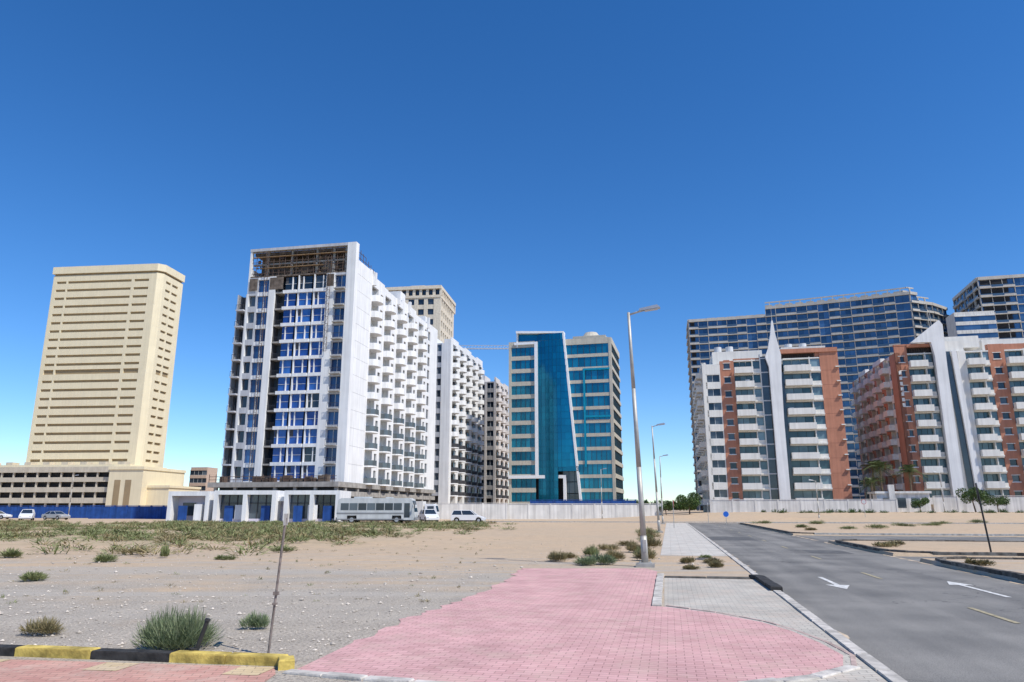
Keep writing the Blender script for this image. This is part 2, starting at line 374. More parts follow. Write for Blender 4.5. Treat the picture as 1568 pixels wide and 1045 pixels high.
greym=paver('grey_pavers',(.53,.49,.42),(.46,.425,.37),(.27,.25,.22),.2,.1,12)
pathm=paver('path_pavers',(.56,.53,.47),(.51,.48,.43),(.35,.32,.29),.4,.4,12,0)
redy=paver('red_pavers',(.60,.34,.27),(.52,.27,.22),(.33,.20,.16),.2,.1,-10,.5,dirt=.8)
yelp=paver('yellow_pavers',(.66,.52,.32),(.60,.46,.27),(.38,.29,.19),.2,.1,-10,.5,dirt=.7)
sheet('pavement',[(2.72,13.55),R(-.2,19.62),R(2.08,19.62),R(2.08,-6),(-2.3,-6),(-2.3,7)],.004,greym)
pink=[(.3,22.2),(.0,19.5),(-.55,16.2),(-1.14,14),(-1.69,12.1),(-2.1,9.9),(-2.36,8.3),(-1.5,8.0),(.5,7.5),(2.2,7.75),(3.1,8.15),(3.68,8.6),(3.95,9.2),(4.02,10.05),(4.0,11),(3.85,11.8),(3.4,12.8),(2.70,13.62),R(-.4,13.9),R(-.4,20.4),R(-.4,21.5),(3.95,22.2)]
def ragged(pts,k,amp):
    out=[]
    for i in range(k):
        a,b=pts[i],pts[i+1]; n=14
        for j in range(n):
            t=j/n; out.append((a[0]+(b[0]-a[0])*t+random.uniform(-amp,amp)+.06*math.sin(j*1.1+i),a[1]+(b[1]-a[1])*t))
    return out+pts[k:]
sheet('pink_pavement',ragged(pink,5,.07),.009,pinkm)
sheet('footpath',rq(-.4,2.08,29,98),.006,pathm)
sheet('paved_verge',[(-9,9.4),(-2.62,8.55),(-2.5,8.2),(-2.5,2),(-9,2)],.005,redy)
ys=[]
for i in range(9):
    x0=-8.6+i*.8; yb=8.55+(-2.62-x0)*.133
    if i%2: ys.append([(x0,yb-.02),(x0+.4,yb-.07),(x0+.33,yb-.47),(x0-.07,yb-.42)])
multi('yellow_paving_inlay',ys,.009,yelp)
# kerbs
kb=Bld('kerb')
def kerbline(b,pts,part,w=.15,z0=-.2,z1=.03,seg=.9,gap=.012):
    for (a,c) in zip(pts[:-1],pts[1:]):
        a=Vector(a);c=Vector(c);L=(c-a).length; d=(c-a)/L; nr=Vector((-d.y,d.x))*w/2
        k=max(1,round(L/seg))
        for j in range(k):
            jt=nr*random.uniform(-.08,.08)
            s=a+d*(L*j/k+gap/2)+jt; e=a+d*(L*(j+1)/k-gap/2)+jt; jz=random.uniform(-.008,.008)
            q=[s-nr,e-nr,e+nr,s+nr]
            ch=[p+(q[(i+2)%4]-p).normalized()*.015 for i,p in enumerate(q)]
            b.hexa(part,[(p.x,p.y,z0) for p in q],[(p.x,p.y,z1+jz-.015) for p in q])
            b.hexa(part,[(p.x,p.y,z1+jz-.0149) for p in q],[(p.x,p.y,z1+jz) for p in ch])
kerbline(kb,[R(2.17,-8),R(2.17,17.0)],'kerb_stones')
kerbline(kb,[R(2.17,20.0),R(2.17,99.9)],'kerb_stones')
kerbline(kb,[R(2.0,19.95),R(2.14,19.6),R(2.17,17.0)],'black_stones',w=.24,z1=.09)
kerbline(kb,[R(-.3,13.9),R(-.3,20.4)],'kerb_stones',w=.17,z1=.045,seg=.6)
kerbline(kb,[R(-.2,19.7),R(1.9,19.7)],'dark_stones',w=.13,z1=.05)
kerbline(kb,[(-2.42,8.3),(-1.5,7.95),(.5,7.42),(2.25,7.65),(3.15,8.05),(3.78,8.55)],'kerb_stones',w=.14,z1=.03,seg=.5)
kerbline(kb,[(3.78,8.55),(4.06,9.2),(4.14,10.1),(4.1,11.1),(3.93,11.9),(3.47,12.9),(2.78,13.72)],'flush_stones',w=.06,z0=-.1,z1=.014,seg=.5)
for a,c in [(8,29.3),(32.7,44.9),(57.1,99.9)]:
    kerbline(kb,[R(8.83,a if a==8 else a+2),R(8.83,c-2)],'dark_stones',w=.18,z1=.08)
    if c<99: kerbline(kb,[R(8.83,c-2),R(8.98,c-1.0),R(9.4,c-.35),R(10.2,c)],'dark_stones',w=.18,z1=.08,seg=.5)
    if a>8: kerbline(kb,[R(8.83,a+2),R(8.98,a+1.0),R(9.4,a+.35),R(10.2,a)],'dark_stones',w=.18,z1=.08,seg=.5)
for q in (29.32,32.68,44.92,57.08,99.92):
    kerbline(kb,[R(10.2,q),R(100,q)],'dark_stones' if q<48 else 'kerb_stones',w=.16,z1=.06,seg=1.5)
kerbline(kb,[R(-30,99.92),R(2.1,99.92)],'kerb_stones',seg=1.5)
kerbline(kb,[R(-30,107.08),R(220,107.08)],'kerb_stones',seg=3)
kb.finish({'kerb_stones':kerbw,'black_stones':kerbb,'dark_stones':kerbd,'flush_stones':kerbf})
yk=Bld('painted_kerb')
def ykp(a,b_,part):
    kerbline(yk,[a,b_],part,w=.17,z0=-.15,z1=.10,seg=.75,gap=.006)
A0=Vector((-9.0,9.78));B0=Vector((-2.55,8.68)); dd=(B0-A0)
tt=[0,.25,.48,.635,.79,1.0]; cc=['yellow','black','yellow','black','yellow']
for i in range(5): ykp(tuple(A0+dd*tt[i]),tuple(A0+dd*tt[i+1]),cc[i])
ykp((-2.53,8.66),(-2.45,8.42),'yellow')
yk.finish({'black':kerbb,'yellow':yellowp})
def arrow(p,q,L_,flip):
    s=-1 if flip else 1
    pts=[(-.06,-L_/2),(.06,-L_/2),(.06,L_/2-1.0),(.28,L_/2-1.0),(0,L_/2),(-.28,L_/2-1.0),(-.06,L_/2-1.0)]
    return [R(p+x*s,q+y*s) for x,y in pts]
multi('lane_arrows',[arrow(4.0,20.6,3.2,True),arrow(7.0,19.8,3.6,False)],-.118,markw)
multi('lane_markings',[rq(5.47,5.57,q,q+2) for q in np.arange(14,98,8)]+[rq(2.9,8.65,98.6,98.9)],-.118,marky)

# ------------------------------------------------------------- foliage helpers
def quads_obj(name,V,mat,parent=None):
    n=len(V)//4
    me=bpy.data.meshes.new(name); me.vertices.add(len(V)); me.vertices.foreach_set('co',np.asarray(V,dtype=np.float32).ravel())
    me.loops.add(n*4); me.loops.foreach_set('vertex_index',np.arange(n*4,dtype=np.int32))
    me.polygons.add(n); me.polygons.foreach_set('loop_start',np.arange(0,n*4,4,dtype=np.int32)); me.polygons.foreach_set('loop_total',np.full(n,4,dtype=np.int32))
    me.update(calc_edges=True); me.materials.append(mat)
    o=bpy.data.objects.new(name,me); COL.objects.link(o)
    if parent: o.parent=parent
    return o
def blades(n,c,r,h,bw):
    a=rng.uniform(0,2*np.pi,n); rr=r*np.sqrt(rng.uniform(0,1,n))
    dx,dy=np.cos(a),np.sin(a)
    tip=np.stack([c[0]+dx*rr,c[1]+dy*rr,c[2]+h*np.sqrt(np.clip(1-(rr/r)**2*.75,0,1))*rng.uniform(.35,1.05,n)],1)
    ln=rng.uniform(.25,.6,n)[:,None]
    root=np.array(c); base=tip+(root-tip)*ln
    base+=rng.normal(0,.06*r,(n,3)); base[:,2]=np.maximum(base[:,2],c[2]-.02)
    b=rng.uniform(0,np.pi*2,n); sd_=np.stack([np.cos(b),np.sin(b),rng.uniform(-.3,.3,n)],1)*bw
    out=np.empty((n*4,3)); out[0::4]=base-sd_; out[1::4]=base+sd_; out[2::4]=tip+sd_*.3; out[3::4]=tip-sd_*.3
    return out
def gz(X,Y): return float(terrain(np.array([CT*X-ST*Y]),np.array([ST*X+CT*Y]))[0])-.02
VS=[];VD=[];k=0
while k<2600:
    Y=rng.uniform(27,97); X=rng.uniform(-88,0)
    lim=np.interp(Y,[30,40,60,80,97],[-11,-8,-5,-3,-8])
    if X>lim+rng.normal(0,2): continue
    if X<-.78*Y-4: continue
    nn=math.sin(X*.23+Y*.11)+math.sin(Y*.37-X*.09+1)+.7*math.sin(X*.71+Y*.53)+.6*math.sin(X*.13-Y*.29)
    dens=np.interp(Y,[27,34,46,90,97],[.04,.2,.9,1,.7])*(1 if nn>-.1 else .13)
    if rng.random()>dens: continue
    r=rng.uniform(.3,1.15); h=rng.uniform(.14,.55)
    v=blades(int(30*r/.5),(X,Y,gz(X,Y)),r,h,.036)
    (VD if rng.random()<.38 else VS).append(v); k+=1
for i in range(260):   # thin tufts over the open sand
    Y=rng.uniform(14,45); X=rng.uniform(-.75*Y-2,min(-.5,.02*Y-1.5))
    v=blades(26,(X,Y,gz(X,Y)),rng.uniform(.05,.18),rng.uniform(.04,.13),.007); (VD if rng.random()<.6 else VS).append(v)
quads_obj('desert_scrub',np.concatenate(VS),scrub); quads_obj('dry_scrub',np.concatenate(VD),dry)
def bush(name,c,r,h,n,mat=scrub,bw=.006,sub=5):
    L_=[]
    for i in range(sub):
        a=rng.uniform(0,6.28); d=r*rng.uniform(0,.6)
        L_.append(blades(n//sub,(c[0]+d*math.cos(a),c[1]+d*math.sin(a),c[2]),r*rng.uniform(.4,.7),h*rng.uniform(.6,1),bw))
    return quads_obj(name,np.concatenate(L_),mat)
bush('shrub',(-4.18,9.62,0),.55,.55,7500,bushm,.0045,18)
bush('shrub',(-6.55,10.55,0),.32,.28,1300,dry,.005)
bush('shrub',(-3.75,11.2,0),.24,.28,1300,bushm,.005)
for (x,y,r,h) in [(-11.7,18.4,.5,.3),(-13.5,25,.7,.35),(-18,27,.7,.4),(-20,28,.9,.4),(-12.5,27,.25,.5),(-10,26,.5,.2),(-25,33,.8,.4),(-15,30,.9,.3),(-9.5,31,.9,.3),(-17.5,22.8,.6,.3)]:
    bush('shrub',(x,y,0),r,h,800,scrub if rng.random()<.7 else dry,.014)
for (x,y,r,h,m_) in [(1.6,25.2,.55,.42,dry),(2.4,23.4,.6,.35,bushm),(3.0,23.9,.6,.42,bushm),(3.6,25.5,.5,.5,dry),(4.6,25.4,.5,.6,dry),(4.9,27,.6,.5,scrub),(6.1,22.6,.35,.24,dry),(6.5,24.5,.5,.24,dry),(3.1,28,.5,.45,scrub),(5.0,30.5,.6,.55,dry),(6.3,34,.6,.6,dry),(7.2,40,.7,.6,scrub),(5.5,36,.8,.35,dry),(8.3,45,.8,.7,dry),(2.0,26.8,.5,.25,dry),(9.5,52,.9,.6,scrub),(4.1,32,.7,.3,dry),(5.6,24.3,.4,.3,dry),(5.2,22.0,.3,.18,dry),(6.9,26.5,.35,.2,scrub)]:
    bush('shrub',(x,y,0),r,h,1100,m_,.010)
for (x,y,r,h) in [(14.6,23.5,.5,.25),(17.4,35,.8,.3),(19,37,.6,.25),(30,66,1,.4),(34,69,1.3,.5),(45,80,1.5,.5),(28,72,1,.4),(40,76,1.2,.5),(20,24,.5,.2),(52,90,1.5,.5),(36,88,1.6,.6),(25,62,1.,.3),(31,92,1.4,.5),(60,96,1.6,.6)]:
    bush('shrub',(x,y,0),r,h,700,scrub if x>25 else dry,.02)
hv=[]
for i in range(90):
    x=rng.uniform(42,104); y=126-.2*(x-44)+rng.uniform(-3,1)
    hv.append(blades(120,(x,y,.9),rng.uniform(.5,1.1),rng.uniform(.4,1.1),.04))
quads_obj('hedge',np.concatenate(hv),leaf)
# stones
n=7500
px=rng.uniform(-18,9,n*2); py=9+rng.exponential(7.5,n*2)
ed=np.interp(py,[8,10,12.1,14,16.2,22.2,23],[-2.5,-2.15,-1.8,-1.25,-.7,.2,9])
k_=(px<ed)&(py<42)&(py>9.72-(px+9)*.17+.15)&((px<2.0+.2*py)); px=px[k_][:n]; py=py[k_][:n]; n=len(px)
sz=rng.gamma(1.5,.0078,n)+.004
octv=np.array([[1,0,0],[0,1,0],[-1,0,0],[0,-1,0],[0,0,1],[0,0,-1]])
octf=np.array([[0,1,4],[1,2,4],[2,3,4],[3,0,4],[1,0,5],[2,1,5],[3,2,5],[0,3,5]])
vv=(octv[None]*rng.uniform(.6,1.2,(n,6,1)))*sz[:,None,None]*np.array([1,1,.6]); an=rng.uniform(0,6.28,n)
ca,sa=np.cos(an)[:,None],np.sin(an)[:,None]
vx=vv[:,:,0]*ca-vv[:,:,1]*sa+px[:,None]; vy=vv[:,:,0]*sa+vv[:,:,1]*ca+py[:,None]; vz=vv[:,:,2]+(sz*.25)[:,None]
VV=np.stack([vx,vy,vz],2).reshape(-1,3); FF=(octf[None]+np.arange(n)[:,None,None]*6).reshape(-1,3)
me=bpy.data.meshes.new('gravel_stones'); me.from_pydata(VV.tolist(),[],FF.tolist()); me.materials.append(stonem)
o=bpy.data.objects.new('gravel_stones',me); COL.objects.link(o)

def tree(name,loc,h,cr,n=1600,ls=.12,mat=leaf):
    b=Bld(name,loc); top=(random.uniform(-.3,.3),random.uniform(-.3,.3),h*.5)
    b.tube('trunk',(0,0,-.1),top,.14*h/4,.09*h/4)
    cl=[]
    for i in range(9):
        a=i*2.4; e=(math.cos(a)*cr*random.uniform(.4,.75),math.sin(a)*cr*random.uniform(.4,.75),h*random.uniform(.5,.92))
        b.tube('limbs',top,e,.05*h/4,.02*h/4,6); cl.append(e)
    b.finish({'trunk':bark,'limbs':bark})
    L_=[]
    for e in cl:
        m=n//9; c=np.array(e); p=rng.normal(0,1,(m,3)); p/=np.linalg.norm(p,axis=1)[:,None]
        p=c+p*(rng.uniform(.3,1,m)**.5)[:,None]*np.array([cr*.42,cr*.42,cr*.36])
        u=rng.normal(0,1,(m,3)); u/=np.linalg.norm(u,axis=1)[:,None]; v_=np.cross(u,rng.normal(0,1,(m,3))); v_/=np.linalg.norm(v_,axis=1)[:,None]
        q=np.empty((m*4,3)); q[0::4]=p-u*ls; q[1::4]=p-v_*ls*.5; q[2::4]=p+u*ls; q[3::4]=p+v_*ls*.5; L_.append(q)
    quads_obj('foliage',np.concatenate(L_),mat,b.e)
def palm(loc,h,fr=2.6):
    b=Bld('palm_tree',loc)
    pts=[(math.sin(t*1.1)*.25,0,h*t) for t in (0,.25,.5,.75,1)]
    for a,c in zip(pts[:-1],pts[1:]): b.tube('trunk',a,c,.2,.17,8)
    b.finish({'trunk':bark})
    q=[];t0=np.array(pts[-1])
    for i in range(30):
        a=rng.uniform(0,6.28); el=rng.uniform(-.5,1.3); d=np.array([math.cos(a)*math.cos(el),math.sin(a)*math.cos(el),math.sin(el)])
        sdv=np.array([-math.sin(a),math.cos(a),0])
        for k in range(22):
            t=(k+1)/22; p=t0+d*fr*t-np.array([0,0,1])*fr*.55*t*t
            for s_ in(-1,1):
                l=fr*.26*(1-.6*abs(t-.4)); e=p+sdv*s_*l+d*l*.6-np.array([0,0,l*.35]); wv=d*.03
                q+= [p-wv,p+wv,e+wv*.3,e-wv*.3]
    quads_obj('fronds',np.array(q),palml,b.e)
tree('shade_tree',(30.8,128,.3),4.2,2.4,4200,.13)
tree('shade_tree',(28.0,134,.3),3.0,1.4,1800,.12)
palm((68.5,140,1.2),5.5); palm((72,143,1.2),8.6,3); palm((75.5,139,1.2),7.5,3); palm((74,150,1.2),9,3)
tree('shade_tree',(79.5,126.5,1.1),4.0,2.5,3500,.13); tree('shade_tree',(83,126,1.1),2.8,1.9,2000,.12); tree('shade_tree',(72.5,131,1.1),2.6,1.6,1500,.12)
tree('shade_tree',(-92,118,0),3.5,2,1500,.15)
dq=[]
for i in range(70):
    x=rng.uniform(42,130); y=420+rng.uniform(-20,20)
    dq.append(blades(90,(x,y,1.0),rng.uniform(2,5),rng.uniform(3,7),.45))
quads_obj('distant_treeline',np.concatenate(dq),leaf)

# ------------------------------------------------------------- beige tower with podium
b=Bld('office_tower',(-160.5,240,0),-6)
W,Dp=38.3,13.5
def bands(b,L_,segs,z0,z1,n,wall,gap,frac=.42,thick=None):
    fh=(z1-z0)/n
    for k in range(n):
        z=z0+k*fh; h=fh*frac
        if thick and k==thick: h=fh*.55
        b.box(wall,0,L_,0,.8,z+h,z+fh)
        x=0
        for (a,c) in segs:
            if a>x: b.box(wall,x,a,.002,.8,z,z+h)
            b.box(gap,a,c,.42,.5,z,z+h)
            x=c
        if x<L_: b.box(wall,x,L_,.002,.8,z,z+h)
b.set(0,0,0); bands(b,W,[(1.4,5.0),(5.6,29.2),(30.2,35.6)],14,81.3,23,'walls','recess',.30,thick=11)
b.set(W+1.6,1.6,90); bands(b,Dp-3.2,[(1.6,4.6),(5.4,9.0)],14,81.3,23,'walls','recess',.30,thick=11)
b.set(); b.poly('walls',[(W,0.01),(W+1.6,1.6),(W+.6,2.4),(W-.5,.6)],14,81.3)
b.box('walls',0,.6,0.81,Dp,14,81.3); b.box('light_block_core',.7,W-.7,1,Dp-1,10,81)
b.poly('parapet',[(-.4,-.4),(W+.2,-.4),(W+2.1,1.5),(W+2.1,Dp),(-.4,Dp)],82.0,84.5)
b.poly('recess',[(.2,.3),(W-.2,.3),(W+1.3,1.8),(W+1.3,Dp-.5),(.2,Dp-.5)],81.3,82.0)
b.poly('walls',[(W+1.6,Dp-1.6),(W+1.6,Dp),(0,Dp),(0,Dp-1)],14,81.3)
x0,x1=-40,50
for k,(a,c) in enumerate([(0,1.6),(3.6,5.2),(6.9,8.4),(10.0,11.4),(12.9,14.6)]):
    b.box('podium_slabs',x0,x1-11,-12,10,a,c)
b.box('light_block_core',x0+1,x1-11,-10.5,9,0,14)
for x in np.arange(x0+2,x1-12,4): b.box('podium_slabs',x,x+.5,-11.7,-11.2,0,13)
b.box('walls',x1-11,x1,-13,10,0,13.6); b.box('walls',x1-11.3,x1+.3,-13.3,10.2,13.6,14.5)
for x in(x1-9,x1-5.5): b.box('recess',x,x+2,-13.03,-12.9,2,10.5)
b.box('walls',x0,x1-6,-11,9,14.62,15.3)
for x in np.arange(x0+3,x1-8,6.3): b.box('podium_slabs',x,x+2.2,-9,-6,15.31,16.3)
b.box('walls',x1,x1+7,-10,8,0,8.2); b.box('parapet',x1-.1,x1+7.3,-10.3,8.2,8.2,8.9)
b.finish({'walls':beige,'recess':beiged,'light_block_core':dark,'parapet':beige,'podium_slabs':tan})
b=Bld('distant_apartment_block',(-141,290,0),-8)
b.set(14,0,0)
for k in range(5): wincol(b,0,7,2+k*3,3,1,'walls','windows',panes=4,depth=.4)
b.box('walls',0,7,.5,8,0,18); b.finish({'walls':M('pinkish_render',(.5,.38,.3)),'windows':glass,'frames':frame})

# ------------------------------------------------------------- white apartment building under construction
b=Bld('apartment_building',(-46.9,122.0,0),-11)
W,Dp=20.2,49; Z0,FH,NF=6,2.98,12; ZT=Z0+FH*NF
b.set()
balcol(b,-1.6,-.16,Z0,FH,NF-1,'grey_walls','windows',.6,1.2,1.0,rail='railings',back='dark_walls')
b.box('grey_walls',-1.75,-1.6,-.1,6,Z0,ZT-FH)
b.box('walls',0,.35,0,.6,Z0,47)
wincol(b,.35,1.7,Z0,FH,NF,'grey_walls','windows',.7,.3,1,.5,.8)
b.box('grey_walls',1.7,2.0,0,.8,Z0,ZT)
wincol(b,2.0,4.2,Z0,FH,NF,'walls','bluish',.25,.45,2,.35,.8)
b.box('walls',4.2,5.4,-.15,.8,Z0,ZT)
for k in range(NF):
    z=Z0+k*FH
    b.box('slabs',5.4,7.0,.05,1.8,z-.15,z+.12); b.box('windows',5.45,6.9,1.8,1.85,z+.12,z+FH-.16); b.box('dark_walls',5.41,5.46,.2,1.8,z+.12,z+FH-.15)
    b.box('railings',5.42,6.95,.12,.16,z+.95,z+1.0)
    for x in np.arange(5.5,6.9,.22): b.box('railings',x,x+.025,.125,.155,z+.12,z+.95)
for i,(a,c) in enumerate([(7.1,9.2),(9.85,12.15),(12.8,15.0)]):
    for k in range(NF):
        z=Z0+k*FH
        film=(k<11 and rng.random()<.92) or rng.random()<.3
        off=.4 if (k+i)%2 else -.4
        b.box('walls',a-.2,c+.2,-.12,.5,z-.22,z+.35)
        b.box('film_glass' if film else 'windows',a,c,.32,.36,z+.35,z+FH-.22)
        xm=(a+c)/2+off
        b.box('walls',xm-.08,xm+.08,.1,.5,z+.35,z+FH-.22)
        b.box('frames',a,c,.26,.318,z+1.5,z+1.56)
        if rng.random()<.25: b.box('dark_walls',a+.05,(a+c)/2-.5,.30,.317,z+1.6,z+FH-.3)
    if i: b.box('walls',a-.2,a,0,.5,Z0,ZT)
for (a,c) in [(9.2,9.65),(12.15,12.6)]:
    for k in range(NF):
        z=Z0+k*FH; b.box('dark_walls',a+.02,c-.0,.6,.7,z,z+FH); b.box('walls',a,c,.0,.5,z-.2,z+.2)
b.box('walls',15.0,16.5,-.15,.8,Z0,ZT)
wincol(b,16.5,18.6,Z0,FH,NF,'grey_walls','bluish',.4,.4,2,.6,.9)
for k in range(NF):
    z=Z0+k*FH
    b.box('slabs',16.7,18.6,-.7,-.001,z-.1,z+.05); b.box('railings',16.7,18.6,-.7,-.66,z+.95,z+1.0)
    for x in np.arange(16.7,18.6,.25): b.box('railings',x,x+.03,-.69,-.66,z+.05,z+.95)
b.box('walls',18.6,W,-.1,1.2,Z0,47.2)
# crown: open two-storey unfinished frame
b.box('grey_walls',-.02,18.6,-.08,.9,46.7,47.2)
b.box('block_wall',.4,18.6,3.4,3.7,ZT,46.3); b.box('block_wall',.4,18.6,.92,4,46.2,46.69)
b.box('block_wall',.35,18.6,.01,3.4,ZT-.02,ZT+.25)
for x in np.arange(1.2,18.5,1.1):
    b.tube('scaffold',(x,.3,ZT+.2),(x,.3,46.7),.05,k=6)
for z in(42.6,43.6,44.7,45.7): b.tube('scaffold',(.3,.3,z),(18.5,.3,z),.05,k=6)
for x in np.arange(.6,17.5,2.2): b.tube('scaffold',(x,.35,ZT+.3),(x+1.8,.35,46.4),.035,k=5)
b.box('block_wall',4.5,12,1.6,1.9,ZT+.25,44.2); b.box('slabs',13,15.2,2.0,2.3,ZT+.25,44.6)
for x in(3.0,7.6,12.4,15.6,17.9): b.box('slabs',x,x+.35,.6,1.0,ZT+.25,46.7)
b.box('slabs',.4,18.6,.6,1.0,44.2,44.5)
b.box('planks',.5,18.4,.1,.6,45.6,45.68); b.box('planks',2,14,.1,.6,43.5,43.58)
for i in range(60):
    x=rng.uniform(.6,17.4); z=rng.uniform(ZT+.3,45.8); b.box(('scaffold','planks','block_wall')[i%3],x,x+rng.uniform(.15,1.2),1.1,1.3,z,z+rng.uniform(.1,.6))
# builder's hoist ladders on the facade
for (xa,xb,zl,zh) in((15.3,15.85,ZT-14,ZT+3),(3.4,3.9,8,ZT+4.6)):
    for x in(xa,xb): b.tube('scaffold',(x,-.45,zl),(x,-.45,zh),.04,k=6)
    for z in np.arange(zl,zh,1.2): b.box('scaffold',xa,xb,-.48,-.42,z,z+.06); b.tube('scaffold',(xa,-.45,z),(xb,-.45,z+1.2),.025,k=4)
# exposed top storey: darker unfinished openings
for (a,c) in((.4,1.9),(4.3,6.9),(15.1,16.4)): b.box('block_wall',a,c,-.17,-.16,ZT-2.4,ZT-.2)
# right side
b.set(W,0,90)
ZS=44.3
panelwall(b,1.2,7.4,Z0,FH,NF,'walls',.5); b.box('walls',1.2,7.4,0.0,.5,ZT+.05,ZS)
s=7.8
while s<Dp-8:
    a,c=s,s+3.2
    rbalcol(b,a,c,Z0,FH,NF,'walls','windows',1.5,1.0,ac='ac_units',low=5,lowpart='rail_glass')
    a,c=c,c+3.6
    b.box('walls',a,a+1.2,0,1.2,Z0,ZT); b.box('walls',c-1.2,c,0,1.2,Z0,ZT)
    wincol(b,a+1.2,c-1.2,Z0,FH,NF,'walls','windows',1.0,.5,1,.25,.8)
    s=c
b.box('walls',7.4,7.8,0,1.2,Z0,ZT)
wincol(b,s,s+1.6,Z0,FH,NF,'walls','windows',.5,.4,1); b.box('walls',s+1.6,Dp,0,1,Z0,ZT)
for k,(a,c,z) in enumerate([(7.4,14,43.6),(14,24,43.0),(24,33,43.6),(33,41,42.9),(41,Dp,43.3)]):
    b.box('walls',a+.01,c,.0,.4,ZT,z); b.box('walls',a+2,a+5,1.2,5,ZT+.1,z+(2.0,1.2,2.6,1,2)[k])
    b.box('ac_units',a+5.6,a+6.6,1.5,2.4,ZT+.2,ZT+1.6)
for x in (8,21,27.5,40.5): b.box('walls',x,x+.5,-.6,.0,ZT+.02,44.2)
b.set(); b.box('light_block_core',.6,W-1.9,3.75,Dp-.5,0,ZT+.0); b.box('slabs',.1,W-.5,.95,Dp-.1,ZT+.02,ZT+.2) 
b.box('walls',0,.4,.61,Dp,Z0,43.5); b.box('walls',0.4,W-.5,Dp-.4,Dp,Z0,43)
for (a,c) in [(0,1.0),(2.6,3.4)]: b.box('slabs',-1.5,W+.3,-3,Dp,a+1.2,c+1.2)
b.box('concrete',-2.2,W+.4,-3.1,Dp+.1,5.2,6.0)
for x in np.arange(-1.2,W,3.5): b.box('concrete',x,x+.5,-2.8,-2.3,0,5.2)
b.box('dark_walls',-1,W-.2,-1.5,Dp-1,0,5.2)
for y in np.arange(0,Dp,5): b.box('concrete',W-.3,W+.25,y,y+.6,0,5.2)
for x in np.arange(-2,W,1.2): b.tube('scaffold',(x,-3.05,5.9),(x,-3.05,7.0+.3*rng.random()),.05,k=6)
for z in(6.4,6.9): b.tube('scaffold',(-2,-3.05,z),(W,-3.05,z),.04,k=6)
for i in range(16):
    x=rng.uniform(-1.5,W-2); b.box(('scaffold','block_wall')[i%2],x,x+rng.uniform(.5,1.6),-2.9,-1.8,6.0,6.0+rng.uniform(.3,1.1))
for y in np.arange(1.5,9,1.2): b.tube('scaffold',(W-.3,y,ZS),(W-.3,y,47.3-.25*y),.05,k=6)
for z in(45,46): b.tube('scaffold',(W-.3,1.2,z),(W-.3,7-(z-45)*2,z),.05,k=6)
b.finish({'walls':white,'grey_walls':greyw,'windows':glass,'bluish':M('bluish_window_glass',(.012,.035,.11),.15,.2,.5,spec=.6,col2=(.04,.14,.36)),'film_glass':glassb,'frames':frame,'slabs':conc,'railings':framed,'dark_walls':M('dark_walls',(.08,.08,.085),.9),'block_wall':brownc,'scaffold':steelr,'planks':M('timber_planks',(.32,.22,.13),.9,.3,4),'joints':greyw,'light_block_core':dark,'concrete':conc,'ac_units':frame,'rail_glass':M('balustrade_glass',(.10,.12,.13),.15,.2,.6,spec=.6)})

# ------------------------------------------------------------- neighbours behind
def white_block(name,loc,W,Dp,ZT,rot=-12,wm=white,fm=greyw,n=13):
    b=Bld(name,loc,rot); fh=(ZT-5)/n
    b.set()
    b.box('walls',0,.8,-.1,.6,0,ZT+.6)
    xx=.8
    while xx<W-2:
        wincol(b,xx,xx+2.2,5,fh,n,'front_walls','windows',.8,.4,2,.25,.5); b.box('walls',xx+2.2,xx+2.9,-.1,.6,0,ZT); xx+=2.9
    b.box('walls',xx,W,-.12,.62,0,ZT+1)
    b.set(W,0,90)
    s=.63; i=0
    while s<Dp-5:
        rbalcol(b,s+1.2,s+4.2,5,fh,n,'walls','windows',1.5,1.0,ac='ac_units',low=5,lowpart='rail_glass')
        b.box('walls',s,s+1.2,0,1.2,0,ZT)
        wincol(b,s+4.2,s+5.6,5,fh,n,'walls','windows',1.0,.5,1,.25,1.2)
        b.box('walls',s+5.6,s+6.4,0,1.2,0,ZT); b.box('walls',s,s+6.4,.01,.4,ZT,ZT+(1.0 if i%2 else 1.6)); s+=6.4; i+=1
    b.set(); b.box('light_block_core',.7,W-1.3,.7,Dp-1,0,ZT-.1); b.box('walls',.1,W-.6,.65,Dp,ZT-.05,ZT+.15)
    b.box('walls',W*.4,W*.7,5,12,ZT+.2,ZT+3)
    b.finish({'walls':wm,'front_walls':fm,'windows':glass,'frames':frame,'light_block_core':dark,'ac_units':frame,'rail_glass':framed})
white_block('apartment_building',(-35.2,184.2,0),20,36,43.5)
white_block('unfinished_apartment_block',(-20,226.5,0),15,22,41,wm=M('pale_render',(.70,.655,.62),streak=.25),fm=M('grey_blockwork',(.45,.42,.40),streak=.3),n=12)

b=Bld('residential_tower',(-42.4,232,0),-8)
W,Dp,ZT=19,22,75.5
def tower_face(b,L_,z0,n,fh):
    b.box('walls',0,1.2,-.1,.5,0,z0+n*fh); x=1.2; m=int((L_-2.4)/2.8); w_=(L_-2.4)/m
    for j in range(m):
        wincol(b,x,x+w_*.62,z0,fh,n,'walls','windows',1.1,.4,1,.3,.5,fr=None); b.box('walls',x+w_*.62,x+w_,-.08,.5,0,z0+n*fh); x+=w_
    b.box('walls',L_-1.2,L_,-.1,.5,0,z0+n*fh)
n=19; fh=3.5; tower_face(b,W,4,n,fh)
b.set(W-.3,0.51,90); tower_face(b,Dp-2,4,n,fh); b.set()
zt=4+n*fh
b.box('walls',-.15,W+.0,-.3,Dp,zt,zt+.8)
for x in np.arange(0,W,2.3): b.box('walls',x,x+.9,0,.6,zt+.8,zt+3)
for y in np.arange(1,Dp,2.3): b.box('walls',W-.7,W-.1,y,y+.9,zt+.8,zt+3)
b.box('windows',.5,W-.9,.8,Dp-1,zt+.8,zt+3); b.box('walls',-.3,W+.1,-.4,Dp+.2,zt+3,zt+4.1)
